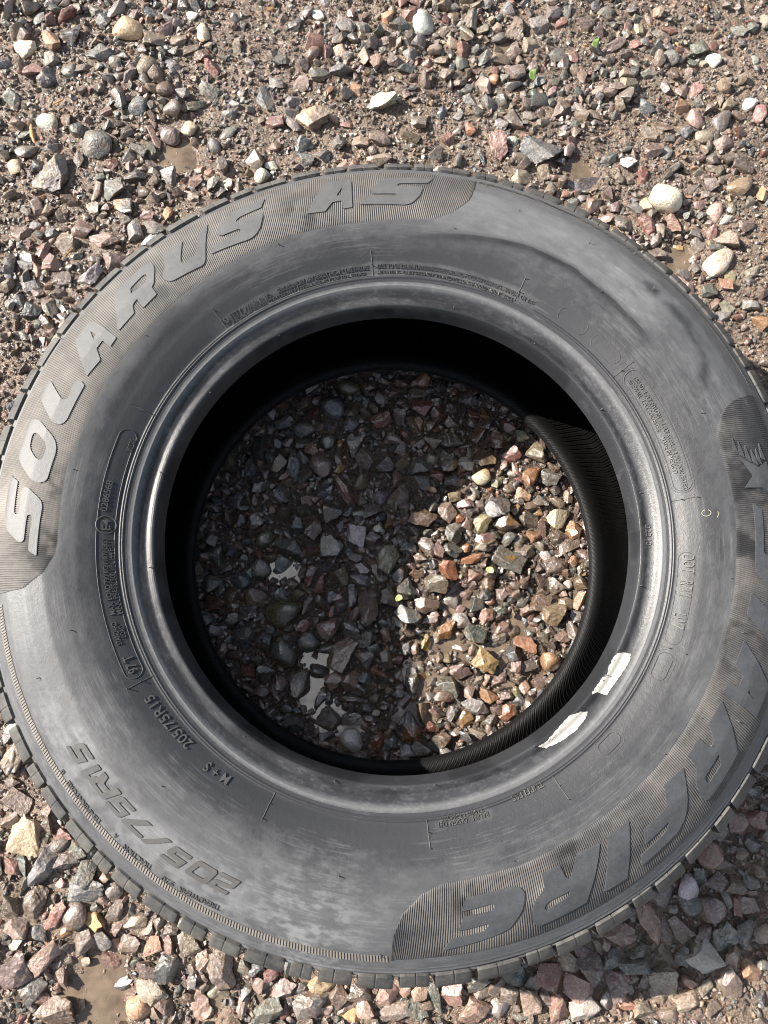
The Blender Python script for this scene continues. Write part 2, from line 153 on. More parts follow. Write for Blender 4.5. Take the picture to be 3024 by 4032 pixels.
(-0.4183,0.5167,0.0205,0.0236,0,'l','pale grey stone below left of the light pink stone upper left'),
(0.3214,-0.2470,0.0230,0.0210,30,'x','pale pinkish grey stone against the tread at the lower right edge'),
(-0.0608,-0.0680,0.0251,0.0192,25,'x','large pinkish grey stone above left of the tan brown stone over the water'),
(-0.0994,0.0974,0.0305,0.0157,85,'d','large long dark grey stone left of the pinkish grey stone in the hole'),
(0.1457,-0.3997,0.0249,0.0191,80,'r','large dull red stone below the dark reddish stone under the tread'),
(-0.3207,-0.3819,0.0253,0.0188,50,'d','large dark grey stone below right of the big purplish stone at left edge'),
(-0.0473,0.0706,0.0359,0.0131,-60,'r','long reddish brown sliver of stone inside the tyre, upper half'),
(-0.0039,0.0986,0.0240,0.0196,80,'g','mid grey stone below the largest red stone in the hole'),
(0.0783,-0.1415,0.0288,0.0163,-15,'g','large long mid grey stone below the wide orange tan slab in the hole'),
(0.0552,0.0475,0.0244,0.0192,-70,'t','large greyish tan stone above the bright orange wedge-like stone mid hole'),
(0.2206,0.3898,0.0236,0.0197,40,'o','speckled orange granite lump close to the tyre, upper right'),
(0.3205,-0.3734,0.0220,0.0210,0,'o','orange pink stone near the right edge, lowest of the right side'),
(0.0272,0.0778,0.0283,0.0163,-10,'n','large long grey brown stone above right of the small white cube in the hole'),
(-0.2964,0.4010,0.0244,0.0189,10,'e','large dark greenish grey stone above left of the half orange half grey stone'),
(-0.0037,-0.0393,0.0240,0.0192,-60,'n','grey brown stone below left of the green grey stone by the lime leaf'),
(0.1550,-0.3638,0.0239,0.0191,-65,'t','greyish tan stone above right of the dark reddish stone under the tread'),
(-0.2633,0.5909,0.0252,0.0181,0,'t','large greyish tan stone right of the big tan stone top left'),
(0.2779,0.3673,0.0252,0.0181,-80,'r','brick red angular stone between the tyre and the biggest cream stone'),
(-0.1006,-0.3857,0.0241,0.0189,60,'x','large pinkish grey stone above left of the whitish stone at the bottom edge'),
(0.2691,-0.3043,0.0220,0.0207,60,'W',"translucent white pebble in the tyre's shadow, lower right"),
(0.0337,-0.0435,0.0244,0.0185,20,'x','large pinkish grey stone below right of the green grey stone by the lime leaf'),
(0.0547,-0.1213,0.0266,0.0170,-35,'e','large long dark greenish grey stone below right of the bright ochre block in the hole'),
(0.0949,0.1021,0.0235,0.0192,-20,'b','brown stone above the cream stone with an ochre tip'),
(0.0567,-0.0109,0.0235,0.0192,-50,'o','bright orange wedge-like stone inside the tyre, centre right of the hole'),
(0.1403,0.0852,0.0251,0.0179,75,'o','tall orange tan stone inside the tyre below the greyish tan faceted one'),
(-0.4062,0.5756,0.0236,0.0189,0,'w','cream white stone above the light pink stone upper left'),
(-0.2763,0.5051,0.0236,0.0189,35,'k','dark blue grey stone left of the smooth cream yellow egg-like stone'),
(0.0945,0.6212,0.0236,0.0189,80,'b','brown stone right of the biggest cream white stone at the top'),
(-0.0391,0.1163,0.0261,0.0170,80,'d','large dark grey stone below left of the largest red stone in the hole'),
(-0.3531,0.2648,0.0244,0.0181,-35,'t','large greyish tan stone below the pink cube-like stone left of tyre'),
(0.2694,-0.3175,0.0230,0.0191,0,'e','dark greenish grey stone below the translucent white pebble'),
(-0.0403,-0.1149,0.0229,0.0192,60,'p','right one of two touching pink red stones inside the tyre'),
(0.0886,0.0342,0.0244,0.0179,50,'y','large yellowish stone below left of the triangular grey stone right hole'),
(-0.1404,-0.0512,0.0244,0.0179,10,'d','large dark grey stone above the blue grey stone left hole'),
(0.0446,-0.1741,0.0244,0.0179,20,'t','large greyish tan stone below right of the orange topped stone standing in water'),
(-0.0937,-0.1547,0.0222,0.0196,0,'d','dark grey stone left of the pale speckled stone lower hole'),
(0.0315,0.1557,0.0235,0.0185,-10,'r','light red pitted stone inside the tyre, upper centre of the hole'),
(-0.1293,-0.0101,0.0235,0.0185,70,'d','dark grey stone above left of the big moss green stone in the hole'),
(0.1620,-0.0054,0.0235,0.0185,10,'n','grey brown stone below right of the small white sliver right hole'),
(-0.1840,-0.3453,0.0274,0.0159,-45,'b','large long brown stone right of the deep red stone below the tyre'),
(-0.3278,0.3544,0.0213,0.0205,-30,'x','compact pinkish grey stone above right of the tall tan stone left of the tyre'),
(0.2141,-0.3676,0.0325,0.0134,0,'d','large long dark grey stone above left of the large tan stone ringed by water'),
(-0.0409,-0.0691,0.0240,0.0179,-70,'g','mid grey stone below left of the tall grey brown block in the hole'),
(0.1595,0.0834,0.0213,0.0200,-30,'g','compact mid grey stone right of the tall orange tan stone right hole'),
(-0.1114,0.0636,0.0218,0.0196,30,'d','dark grey stone left of the small bright red stone in the hole'),
(0.0184,-0.1168,0.0272,0.0157,-75,'e','large long dark greenish grey stone below the bright ochre block in the hole'),
(-0.0884,0.1351,0.0251,0.0170,15,'d',"large dark grey stone below left of the olive stone at the hole's top"),
(0.1452,-0.0438,0.0229,0.0185,-10,'b','brown stone above the orange tan block by the mud'),
(0.3091,0.3695,0.0244,0.0173,-70,'p','pinkish red stone directly under the biggest cream stone'),
(-0.2500,0.3578,0.0244,0.0173,0,'l','whitish block-like stone close to the tyre, below the half orange stone'),
(0.0646,-0.1091,0.0257,0.0163,-15,'x','large long pinkish grey stone left of the wide orange tan slab in the hole'),
(-0.2477,0.5259,0.0205,0.0205,0,'u','compact purplish brown stone above left of the smooth cream yellow egg-like stone'),
(-0.0519,-0.3906,0.0232,0.0180,45,'b',"brown stone below right of the tan stone under the tyre's bottom"),
(-0.2739,0.3549,0.0221,0.0189,-70,'g','mid grey stone left of the whitish block-like stone by the tyre'),
(-0.3572,0.3151,0.0221,0.0189,0,'p','pink cube-like stone left of the tyre, below the tall tan stone'),
(-0.0273,-0.0778,0.0244,0.0170,60,'g','large mid grey stone below the tall grey brown block in the hole'),
(0.1732,0.6164,0.0228,0.0181,10,'g','clean pale blue grey stone, top right of the cream white one'),
(0.1923,0.5077,0.0260,0.0158,15,'b','large long brown stone above right of the largest wet dark slab'),
(0.0131,0.6157,0.0236,0.0173,-15,'d','dark grey stone left of the biggest cream white stone at the top'),
(-0.1264,0.4879,0.0236,0.0173,0,'r','dull red stone just left of the large wet ochre stone'),
(0.3432,0.4970,0.0236,0.0173,-65,'x','pinkish grey stone left of the white pebble near the right edge'),
(0.1402,0.4905,0.0236,0.0173,-60,'n','grey brown stone above right of the tall pinkish red stone'),
(0.1508,-0.0999,0.0213,0.0192,-30,'o','roundish orange stone inside the tyre near the lower right wall'),
(0.0496,-0.3890,0.0206,0.0198,0,'p','compact pink stone left of the dark blue grey stone under the tread'),
(0.2602,0.5944,0.0323,0.0126,42,'n','longest slanting grey brown stone, upper right'),
(-0.2365,-0.3458,0.0217,0.0188,0,'b','brown stone above right of the wet red stone in the puddle'),
(-0.0619,0.0443,0.0207,0.0196,-30,'b','compact brown stone below right of the small bright red stone in the hole'),
(0.0295,0.0925,0.0218,0.0185,-20,'g','mid grey stone below the light red stone upper hole'),
(-0.0111,0.4399,0.0284,0.0142,0,'t','tan grey stone peeping out behind the top edge of the tyre'),
(-0.2025,0.5275,0.0268,0.0150,-30,'e','large long dark greenish grey stone below the bright red stone upper left'),
(0.1280,-0.0828,0.0235,0.0170,0,'o','orange tan block-like stone inside the tyre beside the muddy patch'),
(-0.2207,0.4809,0.0221,0.0181,-70,'w','smooth cream yellow egg-like stone at the head of the muddy puddle'),
(0.0348,-0.3908,0.0309,0.0129,-70,'e','large long dark greenish grey stone right of the pinkish tan block-like stone at bottom'),
(0.1818,0.0288,0.0222,0.0179,-60,'o','orange stone below right of the glowing cream yellow stone in the hole'),
(-0.1732,-0.0429,0.0207,0.0192,-40,'r','compact dull red stone above left of the blue grey stone left hole'),
(-0.2851,0.3823,0.0228,0.0173,0,'o','stone half orange and half dark grey, upper left of the tyre'),
(0.1230,0.1081,0.0213,0.0185,50,'r','darkest red triangular stone inside the tyre, below the shiny whitish one'),
(0.2575,-0.3375,0.0258,0.0153,-45,'u','large long purplish brown stone right of the large pink stone in the shade'),
(-0.3362,-0.3298,0.0209,0.0188,0,'x','pinkish grey stone above left of the long pink stone lower left'),
(-0.0001,0.5952,0.0236,0.0165,50,'b','brown stone above the purplish red stone top centre'),
(0.3741,0.4674,0.0236,0.0165,20,'n','grey brown stone below left of the white pebble near the right edge'),
(-0.2384,0.5018,0.0205,0.0189,0,'n','grey brown stone above left of the smooth cream yellow egg-like stone'),
(0.0075,0.5702,0.0205,0.0189,0,'u','purplish red square-cornered stone below the biggest cream white stone'),
(0.1706,0.4289,0.0205,0.0189,40,'t','greyish tan stone below the largest wet dark slab'),
(0.2071,-0.3968,0.0258,0.0149,-15,'o','large long orange stone below left of the large tan stone ringed by water'),
(0.0610,0.0251,0.0200,0.0192,-40,'g','compact mid grey stone above the bright orange wedge-like stone mid hole'),
(-0.0510,-0.0159,0.0200,0.0192,-20,'t','compact greyish tan stone below the pale pinkish white stone mid hole'),
(0.2191,-0.3555,0.0210,0.0182,-30,'e','dark greenish grey stone below left of the large pink stone in the shade'),
(0.3261,-0.3212,0.0210,0.0182,0,'u','purplish brown stone above the orange pink stone lower right edge'),
(0.1889,0.6331,0.0221,0.0173,60,'g','mid grey stone above right of the clean blue grey stone'),
(-0.0941,0.0336,0.0218,0.0174,80,'k','dark blue grey stone below the small bright red stone in the hole'),
(0.3032,-0.2558,0.0220,0.0172,40,'g','mid grey stone below left of the pale pinkish stone by the tread'),
(-0.2954,-0.2744,0.0217,0.0173,-15,'d','dark grey stone right of the tall wedge-like grey stone lower left'),
(-0.3427,-0.3125,0.0217,0.0173,-40,'b','brown stone below left of the tall wedge-like grey stone lower left'),
(-0.2107,0.6028,0.0236,0.0158,-65,'w','wedge-like cream stone stained orange, right of the big tan rounded stone'),
(-0.3970,0.5501,0.0236,0.0158,30,'p','light pink stone leaning against a dark grey one, far upper left'),
(-0.3919,0.3485,0.0236,0.0158,0,'x','pinkish grey stone above left of the orange red stone by the tan stone'),
(0.0901,-0.1303,0.0244,0.0152,-45,'o','large long orange stone below the wide orange tan slab in the hole'),
(0.0527,-0.0690,0.0213,0.0174,10,'o','orange stone above right of the bright ochre block in the hole'),
(0.1373,0.0400,0.0200,0.0185,0,'n','grey brown stone right of the speckled orange granite in the hole'),
(-0.0978,0.5379,0.0205,0.0181,-30,'x','pinkish grey stone above the mossy ochre stone'),
(0.1944,-0.3613,0.0220,0.0168,10,'e','dark greenish grey stone right of the dark reddish stone under the tread'),
(-0.3949,0.4485,0.0244,0.0150,15,'n','large long grey brown stone below left of the rough white stone upper left'),
(0.3553,0.3828,0.0221,0.0165,75,'p','pink stone below left of the large tan oval stone at right'),
(0.2632,-0.3606,0.0210,0.0172,70,'d','dark grey stone left of the pale greenish grey stone lower right'),
(0.3051,-0.3626,0.0210,0.0172,40,'x','pinkish grey stone above left of the orange pink stone lower right edge'),
(0.0610,0.1209,0.0244,0.0148,10,'d','large long dark grey stone below right of the light red stone upper hole'),
(0.2222,-0.4052,0.0220,0.0163,-5,'t','greyish tan stone below left of the large tan stone ringed by water'),
(0.0786,-0.3899,0.0220,0.0163,10,'x','pinkish grey stone below left of the dark blue grey stone under the tread'),
(-0.0436,0.1783,0.0240,0.0148,-15,'G',"olive brown wet stone at the top of the tyre's hole"),
(-0.3787,0.5632,0.0205,0.0173,0,'l','pale grey stone above right of the light pink stone upper left'),
(-0.0564,0.4621,0.0205,0.0173,0,'d','dark grey stone below right of the mossy ochre stone'),
(0.1615,0.5897,0.0205,0.0173,-20,'t','greyish tan stone below left of the clean blue grey stone'),
(0.2919,0.4568,0.0205,0.0173,30,'b','brown stone above right of the white triangle stone'),
(-0.3708,0.2595,0.0205,0.0173,70,'k','dark blue grey stone below the pink cube-like stone left of tyre'),
(-0.0647,0.1218,0.0207,0.0170,60,'d','dark grey stone above the pinkish grey stone in the hole'),
(0.0428,0.1209,0.0207,0.0170,-30,'n','grey brown stone below the light red stone upper hole'),
(0.1093,-0.1470,0.0207,0.0170,50,'o','orange stone below right of the wide orange tan slab in the hole'),
(-0.0306,-0.3886,0.0215,0.0163,-10,'n','grey brown stone left of the pinkish tan block-like stone at bottom'),
(-0.1475,-0.0204,0.0200,0.0174,-30,'k','dark blue grey stone above left of the big moss green stone in the hole'),
(0.1032,-0.3917,0.0191,0.0182,0,'u','compact purplish brown stone below the dark blue grey stone under the tread'),
(0.3120,-0.2999,0.0201,0.0172,-10,'b','brown stone below right of the dark red stone by the tread'),
(-0.3567,0.5517,0.0189,0.0181,0,'d','compact dark grey stone right of the light pink stone upper left'),
(0.0922,-0.4020,0.0210,0.0163,60,'l','pale grey stone below left of the dark blue grey stone under the tread'),
(-0.1260,0.0199,0.0196,0.0174,60,'G','olive green stone below left of the small bright red stone in the hole'),
(-0.0422,-0.1515,0.0196,0.0174,50,'n','grey brown stone right of the pale speckled stone lower hole'),
(0.0586,0.0095,0.0196,0.0174,-40,'d','dark grey stone above the bright orange wedge-like stone mid hole'),
(0.3401,0.2887,0.0197,0.0173,50,'d','dark grey cube-like stone beside a bright orange one, right of the tyre'),
(0.1441,0.4187,0.0197,0.0173,-30,'t','greyish tan stone below left of the largest wet dark slab'),
(-0.2129,0.4166,0.0197,0.0173,20,'p','pinkish orange stone on the right shore of the muddy puddle'),
(-0.0932,0.4597,0.0205,0.0165,0,'k','dark blue grey stone below the mossy ochre stone'),
(-0.0912,0.4428,0.0205,0.0165,0,'k','dark blue grey stone right of the pink cube-like stone left of tyre'),
(-0.2339,-0.3269,0.0260,0.0130,10,'t','large long greyish tan stone right of the brightest ochre stone lower left'),
(0.2463,-0.3405,0.0249,0.0134,-75,'u','large long purplish brown stone below right of the large pink stone in the shade'),
(-0.0766,0.5470,0.0221,0.0150,20,'e','dark greenish grey stone above the mossy ochre stone'),
(-0.2755,0.4206,0.0221,0.0150,0,'g','mid grey stone above the half orange half grey stone'),
(0.2596,-0.3982,0.0220,0.0149,20,'x','pinkish grey stone below the small orange stone lower right'),
(-0.3008,0.5222,0.0189,0.0173,60,'u','purplish brown stone above the big round dark grey stone'),
(0.1606,-0.0242,0.0200,0.0163,-60,'n','grey brown stone below the small white sliver right hole'),
(-0.0564,-0.1158,0.0192,0.0170,40,'p','left one of two touching pink red stones inside the tyre'),
(0.0170,-0.4012,0.0189,0.0172,20,'e','dark greenish grey stone below right of the pinkish tan block-like stone at bottom'),
(-0.0406,-0.0361,0.0229,0.0142,-75,'g','long mid grey stone above left of the tall grey brown block in the hole'),
(0.0633,0.0790,0.0240,0.0135,0,'d','long dark grey stone left of the cream stone with an ochre tip'),
(-0.1986,0.5571,0.0205,0.0158,-30,'r','bright red angular stone, below right of the wedge-like cream stone'),
(-0.3445,0.2959,0.0205,0.0158,10,'u','purplish brown stone below right of the pink cube-like stone left of tyre'),
(-0.3445,-0.2786,0.0202,0.0159,-35,'r','dull red stone below left of the big ochre tan stone lower left'),
(-0.2880,-0.2643,0.0202,0.0159,-60,'e','dark greenish grey stone above right of the tall wedge-like grey stone lower left'),
(0.2419,0.4476,0.0213,0.0150,20,'d','dark grey stone left of the white triangle stone'),
(-0.0304,-0.0207,0.0213,0.0148,10,'g','mid grey stone above the tall grey brown block in the hole'),
(-0.0413,0.1397,0.0185,0.0170,0,'k','dark blue grey stone left of the largest red stone in the hole'),
(0.0911,-0.0549,0.0200,0.0157,35,'p','light pink triangular stone inside the tyre, right of the dark green grey one'),
(0.1071,-0.0682,0.0200,0.0157,10,'x','pinkish grey stone below right of the light pink triangle stone in the hole'),
(-0.1382,0.4226,0.0173,0.0181,0,'l','compact pale grey stone below the dull red stone by the ochre stone'),
(-0.1923,0.4595,0.0221,0.0142,-70,'d','long dark grey stone below right of the smooth cream yellow egg-like stone'),
(-0.1813,0.4319,0.0189,0.0165,-60,'u','purplish brown stone right of the pinkish orange stone by the puddle'),
(-0.2531,-0.2983,0.0188,0.0166,-20,'n','grey brown stone right of the wide speckled grey stone lower left'),
(0.2975,-0.2989,0.0191,0.0163,-30,'u','purplish brown stone below the dark red stone by the tread'),
(0.3219,0.5771,0.0197,0.0158,-30,'g','mid grey stone left of the square white pebble'),
(-0.2516,-0.3604,0.0195,0.0159,-60,'r','wet dark red stone sitting in the lower left puddle'),
(0.3718,0.5748,0.0181,0.0170,0,'W','square smooth white pebble with rounded corners, upper right'),
(-0.1770,0.4758,0.0244,0.0126,38,'e','large long dark greenish grey stone right of the smooth cream yellow egg-like stone'),
(0.0911,0.0823,0.0196,0.0157,30,'w','cream stone with an ochre tip inside the tyre, upper right of centre'),
(-0.1234,-0.0794,0.0196,0.0157,80,'d','dark grey stone right of the blue grey stone left hole'),
(0.1318,0.0084,0.0207,0.0148,-10,'n','grey brown stone left of the small white sliver right hole'),
(0.3516,0.4748,0.0205,0.0150,0,'t','greyish tan stone below left of the white pebble near the right edge'),
(0.3847,0.2731,0.0205,0.0150,-10,'g','mid grey stone below right of the brightest orange stone at right'),
(-0.0179,0.0209,0.0179,0.0170,0,'n','compact grey brown stone below left of the small white cube in the hole'),
(-0.1226,-0.1106,0.0179,0.0170,-20,'d','compact dark grey stone left of the tall purplish stone lower hole'),
(0.0747,-0.3809,0.0210,0.0143,5,'d','dark grey stone left of the dark blue grey stone under the tread'),
(0.4071,0.5175,0.0213,0.0142,30,'W','white pebble tinged pink, near the right edge above the tyre'),
(-0.3427,0.4756,0.0173,0.0173,0,'e','compact dark greenish grey stone above left of the big round dark grey stone'),
(0.1250,0.4893,0.0181,0.0165,0,'g','mid grey stone above the tall pinkish red stone'),
(-0.3445,0.3904,0.0181,0.0165,0,'b','brown stone below right of the tall grey stone streaked pale yellow'),
(0.1323,0.1267,0.0185,0.0157,-20,'l','shiny whitish grey stone inside the tyre at the upper right'),
(0.2637,0.4432,0.0205,0.0134,40,'W','white triangular stone with pink tinge, right of the little puddle above the tyre'),
(0.2773,0.3913,0.0173,0.0158,0,'T','ochre tan stone touching the left side of the biggest cream stone'),
(-0.2687,-0.3248,0.0195,0.0137,-55,'O',"brightest ochre orange stone, below the tyre's lower left"),
(-0.3656,0.3309,0.0197,0.0134,55,'r','orange red angular stone left of the tall pale tan stone'),
(-0.2031,-0.3473,0.0180,0.0144,-70,'r','deep red stone touching the dark greenish one below the tyre'),
(0.2081,0.5783,0.0165,0.0142,-15,'p','rosy pink lump with a dark stone against its left side, upper right'),
(0.2638,-0.3833,0.0163,0.0130,-10,'o','small orange stone right of the large tan one ringed by water'),
(0.0321,-0.0806,0.0170,0.0113,70,'O','small bright ochre block-like stone inside the tyre, lower right of centre'),
(-0.0851,0.0604,0.0142,0.0131,-10,'r','smaller bright red stone inside the tyre, left of the pinkish sliver'),
(-0.1608,-0.3862,0.0144,0.0127,15,'y','yellowish pebble at the bottom, left of centre'),
(0.3581,0.2959,0.0165,0.0110,-10,'o','brightest orange stone, beside the dark cube-like one right of the tyre'),
(0.1536,0.0041,0.0148,0.0105,-50,'W','small white sliver-like stone inside the tyre near the right wall'),
(-0.0127,0.0321,0.0131,0.0118,0,'W','small white cube-like stone inside the tyre, right of the pale pinkish one'),
(0.3736,0.5941,0.0126,0.0102,60,'r','small red stone touching the square smooth white pebble'),
]
